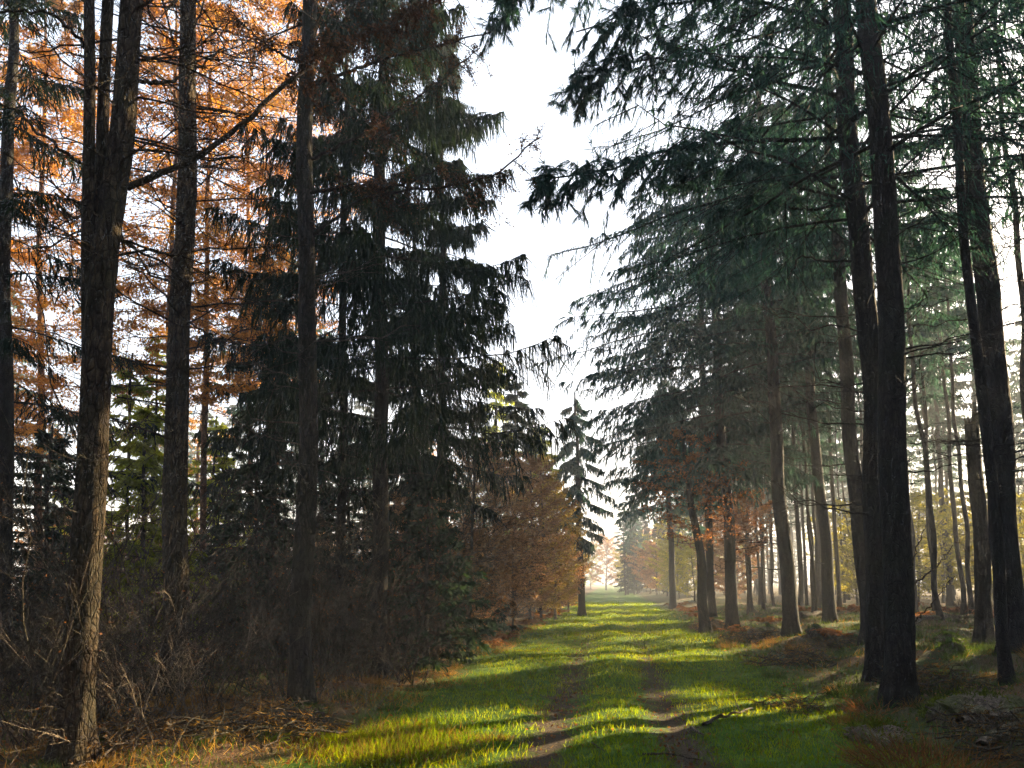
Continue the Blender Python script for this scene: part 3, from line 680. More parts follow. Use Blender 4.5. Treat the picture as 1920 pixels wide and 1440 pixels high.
# curved oak with russet leaves
root, X, rng = tree_at('oak_tree', 'curved oak with russet leaves leaning over the right verge', 1323, 1148, 25, [(1314, 1060), (1303, 990), (1290, 930), (1284, 860)], .17, 6.4, 77, r1=.05, sides=20, mat='bark', wig=.05)
add_crown(root, X, rng, OK_, 2.6, 6.4, 32, egg(1.5, .3), K=11, Mn=5, leaf=.085, hang=.3, up=.35, sag=.2, tip=.1, sec=.5)
scrub('oak_sapling', 'small russet-leaved oak between two spruce trunks right of the ride', 1402, 33, 5.0, 1.3, OK_, 78, 30, .1, base=2.2, group=None)

# ================================================================== BACKGROUND STANDS (shared meshes)
def template(H, cb, Lm, nB, mats, seed, r=.13, bark_='bark', leaf=None, prof=None, bare=14, **kw):
    rng = np.random.default_rng(seed)
    X = trunk_path(np.zeros(3), [np.array([rng.normal() * .1, rng.normal() * .1, H * .5])], H, rng, .05)
    mb = MB(); trunk_mesh(mb, X, r, .02, rng, 12); tm = mb.mesh('trunk', M[bark_], True)
    h = np.sort(cb + (H - .2 - cb) * (np.arange(nB) + rng.random(nB)) / nB); f = (h - cb) / (H - cb)
    L = (prof or cone(Lm))(f) * (.75 + .5 * rng.random(nB))
    cm = conifer(X, h, np.arange(nB) * 2.399 + rng.random(nB), L, rng, leaf=leaf, **kw).mesh('crown', mats)
    bm = None
    if bare:
        hb = 1.5 + (cb - 1) * rng.random(bare)
        bm = bare_branches(X, hb, rng.random(bare) * 6.28, .5 + 1.3 * rng.random(bare), rng, K=4, third=False).mesh('dead_branches', M['bark'])
    return tm, cm, bm
def place(tpl, name, label, cat, group, x, y, sc=1., rz=0., sz=None, tilt=(0, 0)):
    root = thing(name, (x, y, float(gz(x, y)) - .05), label, cat, group, rz)
    root.scale = (sc, sc, sz or sc); root.rotation_euler = (tilt[0], tilt[1], rz)
    link('trunk', tpl[0], root); link('crown', tpl[1], root)
    if tpl[2]: tag(link('dead_branches', tpl[2], root), kind='stuff')
    return root
rng0 = np.random.default_rng(5)
T_sp = [template(18, 8.5, 2.3, 40, SPP, 100 + k, .16, K=11, Mn=7, hang=.6, sl=(.16, .4), sw=.075) for k in range(3)]
T_pole = [template(16, 9.0, 1.7, 30, SPP, 110 + k, .085, K=10, Mn=8, hang=.6, sl=(.14, .36), sw=.06, bare=12) for k in range(2)]
T_lar = [template(17, 4.5, 2.0, 42, [M['bark_red'], M['larch']], 120 + k, .11, 'bark_red', leaf=.085, prof=egg(1.9, .4), K=12, Mn=7, hang=.4) for k in range(2)]
T_dense = [template(17, .8, 2.2, 90, SP, 130 + k, .16, K=11, Mn=8, hang=.5, sl=(.2, .45), sw=.11, bare=0) for k in range(2)]
T_bush = [template(5.5, .4, 1.9, 40, OL, 140, .06, 'twig', leaf=.12, prof=egg(1.8), K=11, Mn=7, hang=.2, up=.6, sag=.15, tip=0, bare=0),
          template(4.5, .3, 1.8, 36, BR, 141, .06, 'twig', leaf=.12, prof=egg(1.8), K=11, Mn=7, hang=.2, up=.6, sag=.15, tip=0, bare=0)]

# named thin poles on the right that can be told apart
for k, (bx, Y, ux, uy, sc, lab) in enumerate([
        (1762, 24, 1700, 560, .95, 'pale-edged thin trunk in the bright gap right of the thick pair'),
        (1752, 30, 1716, 600, 1.0, 'thin hazy trunk right beside the pale-edged one'),
        (1806, 30, 1774, 600, 1.05, 'thin hazy trunk left of the broken-off snag'),
        (1822, 28, 1790, 640, .95, 'thin trunk directly behind the broken-off snag'),
        (1575, 31, 1540, 640, 1.0, 'paler pole just right of the tall straight spruce'),
        (1409, 34, 1390, 700, 1.0, 'thin pole between the teal-crowned and the stout lone spruce, nearer the former'),
        (1432, 36, 1412, 700, 1.0, 'thin pole between the teal-crowned and the stout lone spruce, nearer the latter'),
        (1530, 27, 1528, 950, .6, 'short thin dark pole left of the tall straight spruce'),
        (1960, 17, 1892, 270, 1.0, 'thin trunk cut by the right frame edge, high up')]):
    b = at(bx, 1140, Y); u = at(ux, uy, Y); dx = (u[0] - b[0]) / (u[2] - gz(b[0], Y))
    place(T_pole[k % 2], 'spruce_pole', lab, 'tree', 'thin poles in the right-hand wood', b[0], Y, sc, k * 1.3, tilt=(0, math.atan(dx)))
# deeper trees, told apart by nothing but depth
spots = []
lanes = [(8.7, 10.3), (16.9, 18.3), (22.3, 23.5), (29.0, 30.2), (35.0, 36.6), (41, 43.5), (49, 53)]
def scatter(n, x0, x1, y0, y1, mind, ok=lambda x, y: True):
    out = []; tr = 0
    while len(out) < n and tr < 6000:
        tr += 1; x = x0 + (x1 - x0) * rng0.random(); y = y0 + (y1 - y0) * rng0.random()
        if not ok(x, y) or any((x - a) ** 2 + (y - b) ** 2 < mind ** 2 for a, b in spots): continue
        spots.append((x, y)); out.append((x, y))
    return out
def clear(x, y, r):      # does not stand in one of the lanes the low sun shines down
    y0 = y - x / math.tan(SUN_AZ); return not any(a - r < y0 < b + r for a, b in lanes)
for k, (x, y) in enumerate(scatter(22, 7, 46, 40, 95, 3.4, lambda x, y: x / y < .62 and clear(x, y, 2.4))):
    place(T_sp[k % 3], 'spruce_tree', ('hazy' if y > 60 else 'dim') + ' spruce deep in the wood, seen ' + between(proj_u(x, y), RM), 'tree', 'deep trees of the right-hand wood', x, y, .75 + .35 * rng0.random(), rng0.random() * 6)
for k, (x, y) in enumerate(scatter(60, 7, 40, 28, 85, 1.7, lambda x, y: x / y < .6 and clear(x, y, 1.6 if x > 16 else .2))):
    place(T_pole[k % 2], 'spruce_pole', ('thin hazy' if y > 50 else 'thin') + ' pole deep in the wood, seen ' + between(proj_u(x, y), RM), 'tree', 'deep poles of the right-hand wood', x, y, .8 + .4 * rng0.random(), rng0.random() * 6)
for k, (x, y) in enumerate(scatter(30, 7, 40, 34, 75, 2.4, lambda x, y: x / y < .56 and (x > 15 or clear(x, y, 1.8)))):
    place(T_bush[0], 'olive_bush', ('sunlit' if y < 52 else 'hazy') + ' yellow-green bush under the trees, seen ' + between(proj_u(x, y), RM), 'bush', 'understorey bushes on the right', x, y, .7 + .5 * rng0.random(), rng0.random() * 6)
for k, (x, y) in enumerate(scatter(20, -40, -9, 24, 80, 3.6, lambda x, y: -x / y < .95)):
    tp = T_lar[k % 2] if k % 5 < 1 else T_sp[k % 3]
    if k % 5 < 1: place(tp, 'larch_tree', 'golden larch deep in the left wood, seen ' + between(proj_u(x, y), LM), 'tree', 'deep larches of the left-hand wood', x, y, .75 + .3 * rng0.random(), rng0.random() * 6)
    else: place(tp, 'spruce_tree', 'dark spruce deep in the left wood, seen ' + between(proj_u(x, y), LM), 'tree', 'deep spruces of the left-hand wood', x, y, .7 + .25 * rng0.random(), rng0.random() * 6)
for k, (x, y) in enumerate(scatter(16, -34, -7, 17, 50, 2.6, lambda x, y: -x / y < .85)):
    place(T_bush[1], 'brown_bush', ('near' if y < 30 else 'distant') + ' brown bush under the left trees, seen ' + between(proj_u(x, y), LM), 'bush', 'understorey bushes on the left', x, y, .6 + .4 * rng0.random(), rng0.random() * 6)
for k, (x, y) in enumerate(scatter(26, -30, -6.5, 16, 46, 2.2, lambda x, y: -x / y < .8)):
    place(T_dense[k % 2], 'young_spruce', ('small dark spruce' if y < 28 else 'tiny far spruce') + ' low in the left wood, seen ' + between(proj_u(x, y), LM), 'conifer', 'small spruces on the left', x, y, .24 + .16 * rng0.random(), rng0.random() * 6)
# trees lining the far ride
for k, (x, y, sc) in enumerate([(-4.4, 47, .8), (-3.6, 57, .8), (-4.2, 70, .9), (-4.6, 84, 1.1), (-5.2, 100, 1.3)]):
    place(T_bush[k % 2], 'verge_bush', 'hazy bush lining the left of the far ride', 'bush', 'bushes lining the far ride', x, y, sc * 1.1, k)
for k, (x, y, sc) in enumerate([(6.6, 44.3, .8), (5.4, 52.5, .75), (8.0, 55.5, 1.3), (5.2, 61.5, .9), (8.5, 67, 1.5), (5.0, 72, 1.0), (4.6, 81, 1.1), (8, 84, 1.6), (4.4, 91, 1.3), (3.6, 102, 1.4), (6.5, 112, 2.0), (2.2, 118, 1.3)]):
    place(T_bush[(k + 1) % 2], 'verge_bush', ['hazy brown bush', 'hazy green bush'][k % 2] + ' on the right of the ride, number ' + ['one', 'two', 'three', 'four', 'five', 'six', 'seven', 'eight', 'nine', 'ten', 'eleven', 'twelve'][k] + ' counted away from the viewer', 'bush', 'bushes lining the far ride', x, y, sc, k * 2)
for k, (x, y, sc) in enumerate([(1.6, 92, .62), (2.8, 98, .66), (3.6, 108, .7)]):
    place(T_sp[k], 'pine_tree', 'pale hazy conifer closing the far end of the ride', 'tree', 'conifers at the end of the ride', x, y, sc, k)
for k, x in enumerate((-22, -17, -12.5, -8, -4.2, -1, 2.5, 6.5, 11, 16, 21)):
    place(T_bush[k % 2], 'far_bush', 'pale hazy bush of the low line closing the ride far away', 'bush', 'low bushes closing the ride', x, 150 + 9 * math.sin(k * 2.1), 1.2 + .5 * (k % 3), k)
for k, (x, y, sc) in enumerate([(2.0, 96, .6), (3.3, 101, .64), (4.6, 106, .7), (5.6, 94, .6), (3.0, 114, .66), (6.2, 79, .5), (7.4, 104, .8), (-3.9, 86, .42), (-4.8, 97, .5), (-5.4, 110, .6)]):
    place(T_dense[k % 2], 'spruce_tree', ('hazy spruce on the right side' if x > 0 else 'hazy spruce on the left side') + ' of the far end of the ride', 'tree', 'spruces at the far end of the ride', x, y, sc, k)
for k, (x, y) in enumerate(scatter(24, 9, 95, 100, 175, 4.5, lambda x, y: x / y < .62)):
    place((T_dense, T_sp)[k % 2][k // 2 % 2], 'spruce_tree', 'faint spruce of the farthest wood, seen ' + between(proj_u(x, y), RM), 'tree', 'farthest spruces on the right', x, y, .7 + .3 * rng0.random(), k)
# rows added, mostly unseen beyond the right edge, spaced to shade ride in lanes
k = 0
for t0, t1, yend in ((25, 30, 52), (33, 40, 46)):
    y0 = -36.0
    while y0 < yend:
        t_ = t0 + (t1 - t0) * rng0.random(); sc = .95 + .2 * rng0.random()
        mg = 1.85 if t_ * math.sin(SUN_AZ) / (y0 + t_ * math.cos(SUN_AZ)) > .62 or y0 + t_ * math.cos(SUN_AZ) < 0 else 2.4
        if not any(a - mg < y0 < b + mg for a, b in lanes):
            x = t_ * math.sin(SUN_AZ); y = y0 + t_ * math.cos(SUN_AZ)
            place(T_dense[k % 2] if x / y > .62 else T_sp[k % 3], 'spruce_tree', 'unseen spruce added beyond the right edge to shade the ride' if x / y > .62 else ('hazy' if y > 60 else 'dim') + ' spruce deep in the wood, seen ' + between(proj_u(x, y), RM), 'tree',
                  'spruces beyond the right edge' if x / y > .62 else 'deep trees of the right-hand wood', x, y, sc, rng0.random() * 6); k += 1
            y0 += 1.9
        else: y0 += .3
# unseen trees added behind the camera, along both sides, to block sky light
for k, (x, y) in enumerate([(-6, 1), (-9.5, 4.5), (-5, -4), (-9, -3), (-13, 1), (-6, -9), (-11, -8), (-5, -15), (-9, -16), (-16, -4), (-15, 6), (-14, -12),
                            (5.5, 1), (5, -5), (9, -2), (10, 5), (6, -11), (11, -8), (5, -17), (9, -18), (14, 2), (15, -6), (-2.5, -26), (2.5, -25), (0, -30), (-7, -24), (7, -24)]):
    place(T_dense[k % 2], 'spruce_tree', 'unseen spruce added behind the viewer to block sky light', 'tree', 'spruces behind the viewer', x, y, .95 + .15 * rng0.random(), k * 1.1)

# ================================================================== UNDERGROWTH
def on_ground(u, v, Y):
    p = at(u, v, Y); p[2] = float(gz(p[0], Y)); return p
def ground_px(u, v):
    """ground point seen at photo pixel (u, v)"""
    lo = np.array([0, 0, CAMZ]); best = None
    for Y in np.arange(3, 80, .1):
        p = at(u, v, Y)
        if p[2] <= gz(p[0], Y): p[2] = float(gz(p[0], Y)); return p
    return p

def shrub_mesh(seed, n=16, H=2.2, spread=.5, leafm=None, nleaf=0, K=7):
    rng = np.random.default_rng(seed)
    X = np.array([[0, 0, -.05], [0, 0, .1], [0, 0, .3]]); h = .02 + .15 * rng.random(n)
    mb = MB()
    for k in range(n):
        off = np.append(rng.normal(size=2) * .28, 0)
        b = bare_branches(X + off, h[k:k + 1], rng.random(1) * 6.28, H * spread * (.3 + .9 * rng.random(1)), rng, K=K, up=2.2 * (.2 + 1.1 * rng.random(1)), sag=.5 * rng.random(1) + .2, tip=.15, r=.0085, sec=.6)
        for V, (Q, _) in zip(b.V, b.Q): mb.add(V, Q=Q - Q.min())
    if nleaf:
        V = np.concatenate(mb.V); q = V[rng.integers(len(V), size=nleaf)]
        leaves(mb, q + rng.normal(size=q.shape) * .02, .025 + .025 * rng.random(nleaf), rng, tm=1, aspect=.6)
    return mb.mesh('shrub_twigs', [M['twig'], M['oakleaf']])
SH = [shrub_mesh(200 + k, 14 + 3 * k, 2.0 + .2 * k, .45 + .08 * (k % 3), nleaf=(0, 60, 160, 0, 260, 40)[k]) for k in range(6)]
spots.clear()
def put(me, name, label, cat, group, x, y, sc, rz, part='branches', dz=0.0):
    root = thing(name, (x, y, float(gz(x, y)) + dz), label, cat, group, rz, sc)
    o = link(part, me, root); tag(o, kind='stuff'); return root
near = lambda x, y: x < -3.0 - .02 * y and not (-5.2 < x < -2.9 and y < 6.6)
for k, (x, y) in enumerate(scatter(95, -13, -3.3, 6.8, 18.5, .62, lambda x, y: near(x, y) and -x / y < 1.0 and not (y < 9.5 and -4.6 < x < -3.2))):
    put(SH[k % 6], 'bare_shrub', ['bare', 'brown', 'leafy brown', 'wiry', 'russet-leaved', 'twiggy'][k % 6] + (' near' if y < 11 else ' farther') + ' shrub in the tangle ' + between(proj_u(x, y), LM), 'shrub', 'tangled shrubs on the left', x, y, .6 + .45 * rng0.random(), rng0.random() * 6)
p = on_ground(672, 1340, 8.6)
PS = shrub_mesh(230, 9, 1.5, .45, K=4)
me = PS.copy(); me.materials.clear(); me.materials.append(M['twig_pale']); me.materials.append(M['bronze'])
put(me, 'dry_stems', 'pale dry stems standing at the lit grass edge below the rusty larch', 'shrub', None, p[0], p[1], .62, 1.0)
for k, (u, Y, sc) in enumerate([(250, 6.6, .7), (330, 7.6, .75), (40, 6.3, .7), (400, 8.5, .6), (110, 7.4, .8)]):
    p = on_ground(u, 1300, Y); me = SH[(k * 2 + 1) % 6].copy(); me.materials[0] = M['twig_pale'] if k in (0, 1) else M['twig']
    put(me, 'bare_shrub', ['twiggy pale shrub right of the forked larch foot', 'twiggy pale shrub in front of the second trunk', 'dark bare shrub at the lower left corner', 'small bare shrub left of the rusty larch foot', 'bare shrub directly behind the forked larch foot'][k], 'shrub', 'tangled shrubs on the left', p[0], p[1], sc, k)
# low scrub on the right under the trees
for k, (u, v, sc) in enumerate([(1700, 1130, .7), (1560, 1140, .6), (1440, 1130, .6), (1800, 1120, .7), (1900, 1110, .8), (1640, 1115, .8), (1340, 1135, .6)]):
    p = on_ground(u, v, 24 + 3 * (k % 3)); put(SH[k % 6], 'bare_shrub', 'low bare shrub among the trunks right of the ride', 'shrub', 'bare shrubs on the right', p[0], p[1], sc, k)

# bracken clumps
def bracken_mesh(seed, n=13, L=.75):
    rng = np.random.default_rng(seed); mb = MB(); az = rng.random(n) * 6.28; Ls = L * (.6 + .6 * rng.random(n)); s = np.linspace(0, 1, 9)
    up = .5 + .6 * rng.random(n)
    r = Ls[:, None] * s; z = Ls[:, None] * (up[:, None] * s - (up[:, None] + .1) * .75 * s ** 2)
    P = np.stack([np.sin(az)[:, None] * r, np.cos(az)[:, None] * r, z], -1) + rng.normal(size=(n, 9, 3)) * .012
    P += (rng.normal(size=(n, 1, 3)) * np.array([.1, .1, 0]))
    tubes(mb, P, np.broadcast_to(.005 * (1 - .7 * s), (n, 9)), 3)
    sk = .2 + .8 * (np.arange(26)[None] + rng.random((n, 26))) / 26; O, T = lerp_path(P, sk)
    side = nrm(np.cross(T, [0, 0, 1.])) * np.where(np.arange(26) % 2, 1, -1)[None, :, None]
    D = side + T * .4 + np.array([0, 0, -.35]) + rng.normal(size=T.shape) * .2
    l = (Ls[:, None] * .3 * (1.15 - sk)).ravel()
    ribbons(mb, O.reshape(-1, 3), D.reshape(-1, 3), l, l * .28 + .008, rng, .5, tm=1)
    return mb.mesh('bracken_fronds', [M['twig'], M['rust']])
BK = [bracken_mesh(240 + k, 12 + 3 * k) for k in range(3)]
for k, (u, v, sc, lab) in enumerate([(1268, 1138, 1.4, 0), (1292, 1148, 1.3, 0), (1310, 1158, 1.1, 0), (1340, 1168, .9, 0), (1352, 1176, .9, 0), (1380, 1185, .8, 0),
        (1040, 1150, 1.3, 1), (1015, 1160, 1.2, 1), (990, 1172, 1.1, 1), (965, 1185, 1.0, 1), (940, 1200, .9, 1), (1058, 1138, 1.4, 1), (1072, 1130, 1.4, 1), (915, 1215, .8, 1),
        (1560, 1195, .9, 2), (1720, 1160, 1.1, 2), (1790, 1150, 1.2, 2), (1860, 1160, 1.1, 2), (1440, 1170, 1.0, 2), (1600, 1150, 1.2, 2), (1690, 1140, 1.3, 2), (1520, 1150, 1.2, 2)]):
    p = ground_px(u, v)
    put(BK[k % 3], 'bracken_clump', ['rusty bracken clump lining the right verge of the ride', 'pale rusty bracken clump lining the left verge of the ride', 'dead bracken clump among the trunks on the right'][lab], 'bracken',
        ['bracken on the right verge', 'bracken on the left verge', 'bracken in the right-hand wood'][lab], p[0], p[1], sc * .85, k * 1.7, 'fronds')

# mossy hummocks and stumps
def lump_mesh(seed, r, h, fr, mats, blade=.05):
    rng = np.random.default_rng(seed); mb = MB(); nu, nv = 24, 9
    th = np.arange(nu) * 2 * PI / nu; ph = np.linspace(0, PI / 2, nv)
    c = np.stack([np.cos(th)[None] * np.sin(ph)[:, None], np.sin(th)[None] * np.sin(ph)[:, None], np.broadcast_to(np.cos(ph)[:, None], (nv, nu))], -1)
    rr = 1 + .22 * vnoise(c * 2.1 + seed, seed) + .1 * vnoise(c * 5 + seed, seed + 1)
    V = c * rr[..., None] * np.array([r, r, h]); V[-1, :, 2] -= .1; V[..., 2] -= .03
    j, i_ = np.meshgrid(np.arange(nv - 1), np.arange(nu), indexing='ij'); i2 = (i_ + 1) % nu
    mb.add(V, Q=np.stack([j * nu + i_, (j + 1) * nu + i_, (j + 1) * nu + i2, j * nu + i2], -1).reshape(-1, 4))
    q = V.reshape(-1, 3)[rng.integers(nu * (nv - 1), size=fr)] + rng.normal(size=(fr, 3)) * r * .07
    ribbons(mb, q, nrm(q * np.array([1, 1, 1.5]) + np.array([0, 0, .1])) + rng.normal(size=(fr, 3)) * .6, blade * (.4 + rng.random(fr)), blade * .25, rng, .4, tm=1)
    return mb.mesh('moss_lump', mats)
p = ground_px(1762, 1345)
put(lump_mesh(301, .2, .19, 3000, [M['moss'], M['moss']], .03), 'mossy_stone', 'bright yellow-green mossy hump in front of the thick pair', 'hummock', None, p[0], p[1], 1.0, 0, 'moss')
for k, (u, v, r, h, lab) in enumerate([(1785, 1228, .22, .22, 'dark mossy stump right of the thick pair, lower one'), (1778, 1212, .25, .25, 'dark mossy stump right of the thick pair, upper one'), (1527, 1190, .2, .24, 'small dark stump left of the thick pair'),
                                      (1640, 1385, .35, .15, 'low mossy hummock left of the rust-coloured tussock'), (1850, 1350, .55, .3, 'broad mossy hummock by the bottom right corner'), (1440, 1195, .5, .3, 'grassy hummock at the foot of the stout lone spruce'), (1350, 1178, .4, .3, 'dark hummock at the foot of the teal-crowned spruce')]):
    p = ground_px(u, v)
    put(lump_mesh(310 + k, r, h, 700, [M['wood'], M['moss'] if k in (3, 4) else M['grass_dark']], .05), 'mossy_hummock' if k > 2 else 'mossy_stump', lab, 'hummock' if k > 2 else 'stump', None, p[0], p[1], 1, k, 'moss')

# tussocks of grass
def tussock_mesh(seed, n, L, mat, r=.25, w=.008, rise=.9):
    rng = np.random.default_rng(seed); mb = MB()
    a = rng.random(n) * 6.28; q = r * np.sqrt(rng.random(n)); P0 = np.stack([np.sin(a) * q, np.cos(a) * q, np.zeros(n) - .02], -1)
    D = np.stack([np.sin(a) * q / r, np.cos(a) * q / r, rise + np.zeros(n)], -1) + rng.normal(size=(n, 3)) * .4
    ribbons(mb, P0, D, L * (.4 + .8 * rng.random(n)), w * (.7 + .6 * rng.random(n)), rng, .7)
    return mb.mesh('blades', mat)
TS = {m_: tussock_mesh(330 + k, 300, .2, M[m_], .25, .005) for k, m_ in enumerate(('straw', 'grass_dark', 'grass'))}
p = ground_px(1735, 1435)
put(tussock_mesh(340, 1100, .28, M['rust'], .6, .006, .4), 'rust_tussock', 'rust-coloured dead grass tussock at the bottom right', 'tussock', None, p[0], p[1], 1, 0, 'blades')
p = ground_px(1640, 1330)
put(tussock_mesh(341, 260, .22, M['rust'], .35, .007, .4), 'rust_tussock', 'small rusty tussock in front of the thick pair', 'tussock', None, p[0], p[1], 1, 0, 'blades')
p = ground_px(735, 1410)
HUMP = p.copy()
for k in range(9):
    q = p + np.array([rng0.normal() * .55, rng0.normal() * .35, 0])
    put(TS['straw' if k % 2 else 'grass'], 'grass_tussock', 'sunlit grass tussock at the lit left edge of the ride', 'tussock', 'tussocks on the lit hump', q[0], q[1], .32 + .22 * rng0.random(), k, 'blades')
for k, (x, y) in enumerate(scatter(60, 2.6, 10, 6, 22, .5, lambda x, y: x / y < .6)):
    put(TS['grass_dark' if k % 3 else 'straw'], 'grass_tussock', ('dull green' if k % 3 else 'straw-coloured') + (' near' if y < 12 else ' farther') + ' grass tussock ' + between(proj_u(x, y), RM), 'tussock', 'tussocks on the right floor', x, y, .6 + .6 * rng0.random(), k, 'blades')
for k, (x, y) in enumerate(scatter(34, -9, -2.7, 6.5, 16, .5, lambda x, y: -x / y < .7)):
    put(TS['straw' if k % 2 else 'grass_dark'], 'grass_tussock', ('straw-coloured' if k % 2 else 'dull green') + (' near' if y < 10 else ' farther') + ' grass tussock ' + between(proj_u(x, y), LM), 'tussock', 'tussocks on the left floor', x, y, .5 + .5 * rng0.random(), k, 'blades')

for k, (u, Y, lab) in enumerate([(138, 6.3, 'the forked larch'), (566, 9.3, 'the rusty larch'), (715, 13, 'the broad drooping spruce'), (1685, 10.4, 'the front trunk of the thick pair'), (1887, 12, 'the thin leaning pole'), (1902, 14, 'the right-edge trunk'), (1483, 22, 'the stout lone spruce'), (1842, 17, 'the broken snag')]):
    p = at(u, 1200, Y)
    for j in range(4):
        a_ = j * 1.6 + k; put(TS['straw' if (j + k) % 2 else 'grass_dark'], 'grass_tussock', 'small tuft hugging the foot of ' + lab, 'tussock', 'tufts at the trunk feet', p[0] + .27 * math.sin(a_), Y + .27 * math.cos(a_), .4 + .3 * rng0.random(), a_, 'blades')

# brush piles, sticks, logs
def brush_mesh(seed, n=90, r=1.0, h=.35):
    rng = np.random.default_rng(seed); mb = MB(); a = rng.random(n) * 6.28; q = r * np.sqrt(rng.random(n))
    P0 = np.stack([np.sin(a) * q, np.cos(a) * q * .6, h * (1 - (q / r) ** 2) * rng.random(n) + .03], -1)
    D = nrm(rng.normal(size=(n, 3)) * np.array([1, .7, .22])); L = .3 + .8 * rng.random(n); s = np.linspace(-.5, .5, 5)
    P = P0[:, None] + D[:, None] * (L[:, None] * s)[..., None] + rng.normal(size=(n, 5, 3)) * .03
    P[..., 2] = np.maximum(P[..., 2], .01)
    tubes(mb, P, np.broadcast_to((.004 + .012 * rng.random((n, 1)) ** 2) * (1.1 - .6 * (s + .5)), (n, 5)), 4)
    O, T = lerp_path(P, rng.random((n, 12))); k = rng.random(n * 12) < .6
    ribbons(mb, O.reshape(-1, 3)[k], (T.reshape(-1, 3) + rng.normal(size=(n * 12, 3)) * .6)[k], .04 + .09 * rng.random(k.sum()), .01, rng, .4, tm=1)
    return mb.mesh('brush', [M['twig'], M['straw']])
BP = [brush_mesh(350 + k, 80 + 20 * k, .9 + .1 * k) for k in range(3)]
for k, (u, v, sc, lab) in enumerate([(1500, 1250, .9, 'heap of brushwood left of the thick pair'), (1405, 1205, 1.0, 'heap of brushwood near the stout lone spruce'), (1330, 1182, .9, 'heap of brushwood on the right verge by the bracken'),
                                 (1585, 1215, .8, 'heap of brushwood just behind the thick pair foot'), (1760, 1290, .8, 'loose brushwood right of the thick pair'), (1880, 1395, .8, 'heap of brushwood at the bottom right corner'), (1480, 1330, .55, 'loose brushwood on the grass edge right of the stick'),
                                 (500, 1370, .8, 'loose brushwood before the rusty larch foot'), (300, 1400, .8, 'heap of brushwood at the foot of the second trunk')]):
    p = ground_px(u, v); put(BP[k % 3], 'brush_pile', lab, 'brushwood', None, p[0], p[1], sc, k * .9, 'sticks')
def stick(pxs, r, label, mat='twig', name='fallen_stick', cat='stick', forks=(), lift=.02, kids=0):
    rng = np.random.default_rng(int(pxs[0][0])); P = np.array([ground_px(u, v) for u, v in pxs]); P[:, 2] += r + lift
    root = thing(name, P[0], label, cat); tt = np.linspace(0, 1, 14); t_ = np.linspace(0, 1, len(P))
    Q = np.stack([np.interp(tt, t_, P[:, c]) for c in range(3)], -1) + rng.normal(size=(14, 3)) * r * .35
    mb = MB(); tubes(mb, Q - P[0], r * (1 - .55 * tt), 7); mb.build('stem', M[mat], root, True)
    for k in range(kids):
        i0 = int(rng.integers(3, 12)); d = nrm(Q[min(i0 + 1, 13)] - Q[i0] + rng.normal(size=3) * .08); l = .15 + .2 * rng.random()
        mb = MB(); s = np.linspace(0, 1, 4)[:, None]; tubes(mb, Q[i0] - P[0] + d * l * s, r * .4 * (1 - .7 * s[:, 0]), 5); mb.build('side_twig', M[mat], root, True)
stick([(1322, 1368), (1345, 1352), (1375, 1346), (1412, 1336)], .022, 'dark crooked stick lying on the grass right of the wheel rut', kids=3)
stick([(1296, 1374), (1320, 1386)], .018, 'short pale splinter of wood in the right wheel rut', 'twig_pale')
stick([(1205, 1425), (1260, 1422), (1310, 1432)], .012, 'thin twig lying across the right wheel rut at the bottom', kids=2)
stick([(1110, 1400), (1135, 1416)], .008, 'tiny dark twig on the grass between the ruts')
stick([(1250, 1405), (1262, 1432)], .01, 'tiny pale twig at the bottom of the right rut', 'twig_pale')
stick([(1800, 1385), (1840, 1368), (1880, 1372), (1925, 1355)], .05, 'mossy fallen branch in the bottom right corner', 'wood', 'fallen_log', 'log', lift=.1, kids=2)
stick([(1850, 1425), (1890, 1390), (1940, 1380)], .06, 'thick mossy log cut by the bottom right corner', 'wood', 'fallen_log', 'log', lift=.05)
stick([(1700, 1172), (1760, 1165), (1840, 1158)], .09, 'long dark log lying behind the thick pair', 'wood', 'fallen_log', 'log')
stick([(1505, 1162), (1560, 1155)], .1, 'dark log lying among trunks left of the thick pair', 'wood', 'fallen_log', 'log')

# ================================================================== GROUND COVER
rng = np.random.default_rng(77)
def blades(mb, n, xr, yr, L, W, dens=None, tm=0, lean=.38, power=1.0):
    y = yr[0] * (yr[1] / yr[0]) ** (rng.random(n) ** power); x = xr[0] + (xr[1] - xr[0]) * rng.random(n)
    if dens is not None: k = rng.random(n) < dens(x, y); x, y = x[k], y[k]
    n = len(x); P = np.stack([x, y, gz(x, y) - .01], -1)
    D = np.stack([rng.normal(size=n) * lean, rng.normal(size=n) * lean, np.ones(n)], -1)
    pn = vnoise(np.stack([x * 1.3, y * 1.3, x * 0], -1), 9)
    sc = (.75 + .5 * rng.random(n)) * (1 + .35 * pn) * (.8 + .012 * y)
    ribbons(mb, P, D, L[0] * sc + (L[1] - L[0]) * rng.random(n) * sc, W * (.7 + .035 * y), rng, .55, tm=tm)
def rut(x, y):
    c = .68 + .06 * np.sin(y * .45) + .12 * vnoise(np.stack([x * .5, y * .9, x * 0], -1), 71)
    return np.exp(-((np.abs(x) - c) / (.22 + .08 * vnoise(np.stack([np.sign(x) * 5, y * .7, x * 0], -1), 72))) ** 2)
def ride(x, y):
    pn = vnoise(np.stack([x * .9, y * .9, x * 0], -1), 9); pf = vnoise(np.stack([x * 3, y * 3, x * 0], -1), 19)
    return np.clip((1 - sstep(2.3, 3.3, np.abs(x) + pn * .5 + .3 * (x < 0))) * (1 - .93 * np.clip(rut(x, y) * (1.05 + pf * .5) * (1 - .75 * sstep(11, 22, y)), 0, 1)) * (.75 + .4 * pf), 0, 1)
mb = MB()
blades(mb, 125000, (-3.4, 3.4), (3.6, 60), (.035, .09), .0075, ride)
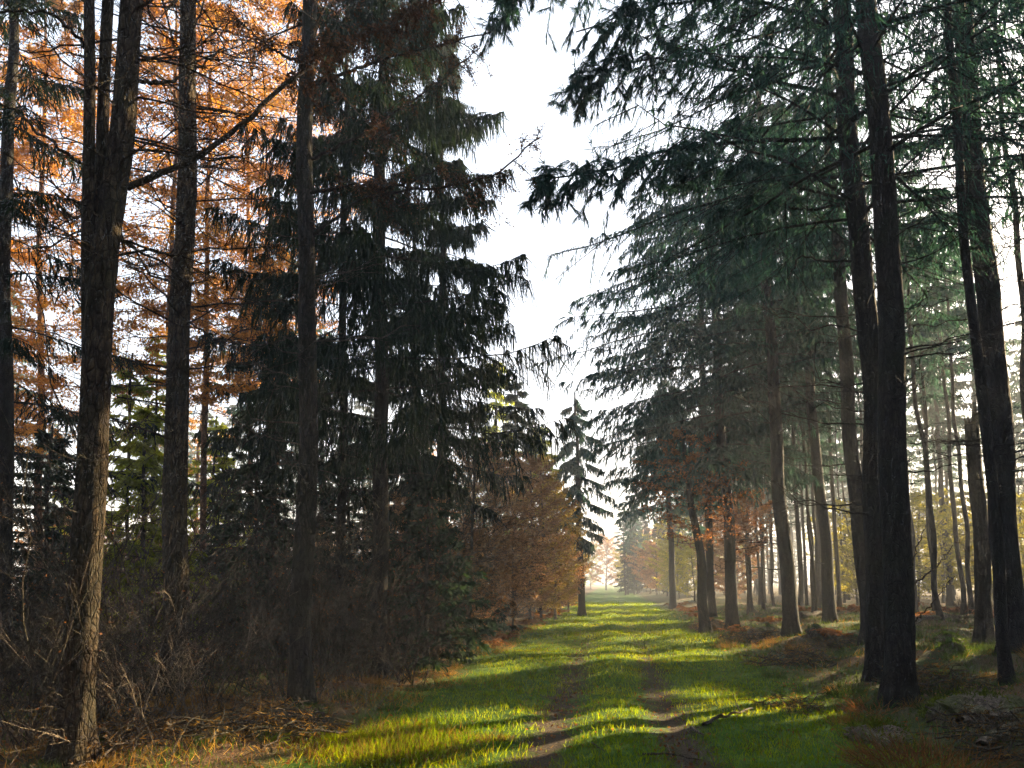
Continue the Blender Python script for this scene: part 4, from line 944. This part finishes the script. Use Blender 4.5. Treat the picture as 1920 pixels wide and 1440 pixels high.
blades(mb, 12000, (-3.2, 3.2), (3.6, 30), (.05, .13), .005, lambda x, y: ride(x, y) * .8 + .1, tm=1, lean=.8)
n = 5200; x = HUMP[0] + rng.normal(size=n) * .38; y = HUMP[1] + rng.normal(size=n) * .4; n1 = 3000
for a_, b_, tm_ in ((0, n1, 0), (n1, n, 1)):
    k = slice(a_, b_); q = np.stack([x[k], y[k], gz(x[k], y[k]) - .01], -1)
    ribbons(mb, q, np.stack([rng.normal(size=b_ - a_) * .5, rng.normal(size=b_ - a_) * .5, np.ones(b_ - a_)], -1), .06 + .12 * rng.random(b_ - a_), .006, rng, .7, tm=tm_)
tag(mb.build('ride_grass', [M['grass'], M['straw']]), 'short green grass of the ride between and beside the ruts', 'grass', kind='stuff')
mb = MB()
def right_floor(x, y):
    pn = vnoise(np.stack([x * .8, y * .8, x * 0], -1), 29); return np.clip(sstep(2.0, 3.0, x) * (.6 + .5 * pn), 0, 1) * (x / y < .7)
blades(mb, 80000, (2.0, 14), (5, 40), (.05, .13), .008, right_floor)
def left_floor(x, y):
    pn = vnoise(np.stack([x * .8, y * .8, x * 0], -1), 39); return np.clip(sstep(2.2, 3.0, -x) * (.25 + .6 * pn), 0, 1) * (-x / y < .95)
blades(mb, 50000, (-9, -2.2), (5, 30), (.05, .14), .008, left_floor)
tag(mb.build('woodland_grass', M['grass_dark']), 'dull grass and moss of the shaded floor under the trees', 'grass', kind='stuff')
mb = MB()
blades(mb, 60000, (-9, -2.4), (5, 30), (.06, .2), .007, lambda x, y: np.clip(.35 + .5 * vnoise(np.stack([x * .9, y * .9, x * 0], -1), 49), 0, 1) * (-x / y < .95), lean=.9)
blades(mb, 24000, (2.8, 20), (6, 45), (.06, .2), .008, lambda x, y: np.clip(.0 + .7 * vnoise(np.stack([x * .7, y * .7, x * 0], -1), 59), 0, 1) * (x / y < .65), lean=.9)
tag(mb.build('withered_grass', M['straw']), 'withered straw-coloured grass scattered under the trees', 'grass', kind='stuff')
mb = MB()
n = 34000; y = 4 * (30 / 4.) ** rng.random(n); x = -11 + 22 * rng.random(n); k = (np.abs(x) / y < .95) & (rng.random(n) < np.where(np.abs(x) < 2.6, .10 + .9 * rut(x, y), .8)); x, y = x[k], y[k]
P = np.stack([x, y, gz(x, y) + .012], -1); D = np.stack([rng.normal(size=len(x)), rng.normal(size=len(x)), rng.normal(size=len(x)) * .25], -1)
leaves(mb, P, .018 + .035 * rng.random(len(x)), rng, aspect=.65, D=D)
tag(mb.build('leaf_litter', M['oakleaf']), 'fallen brown leaves littering the ruts and forest floor', 'leaves', kind='stuff')
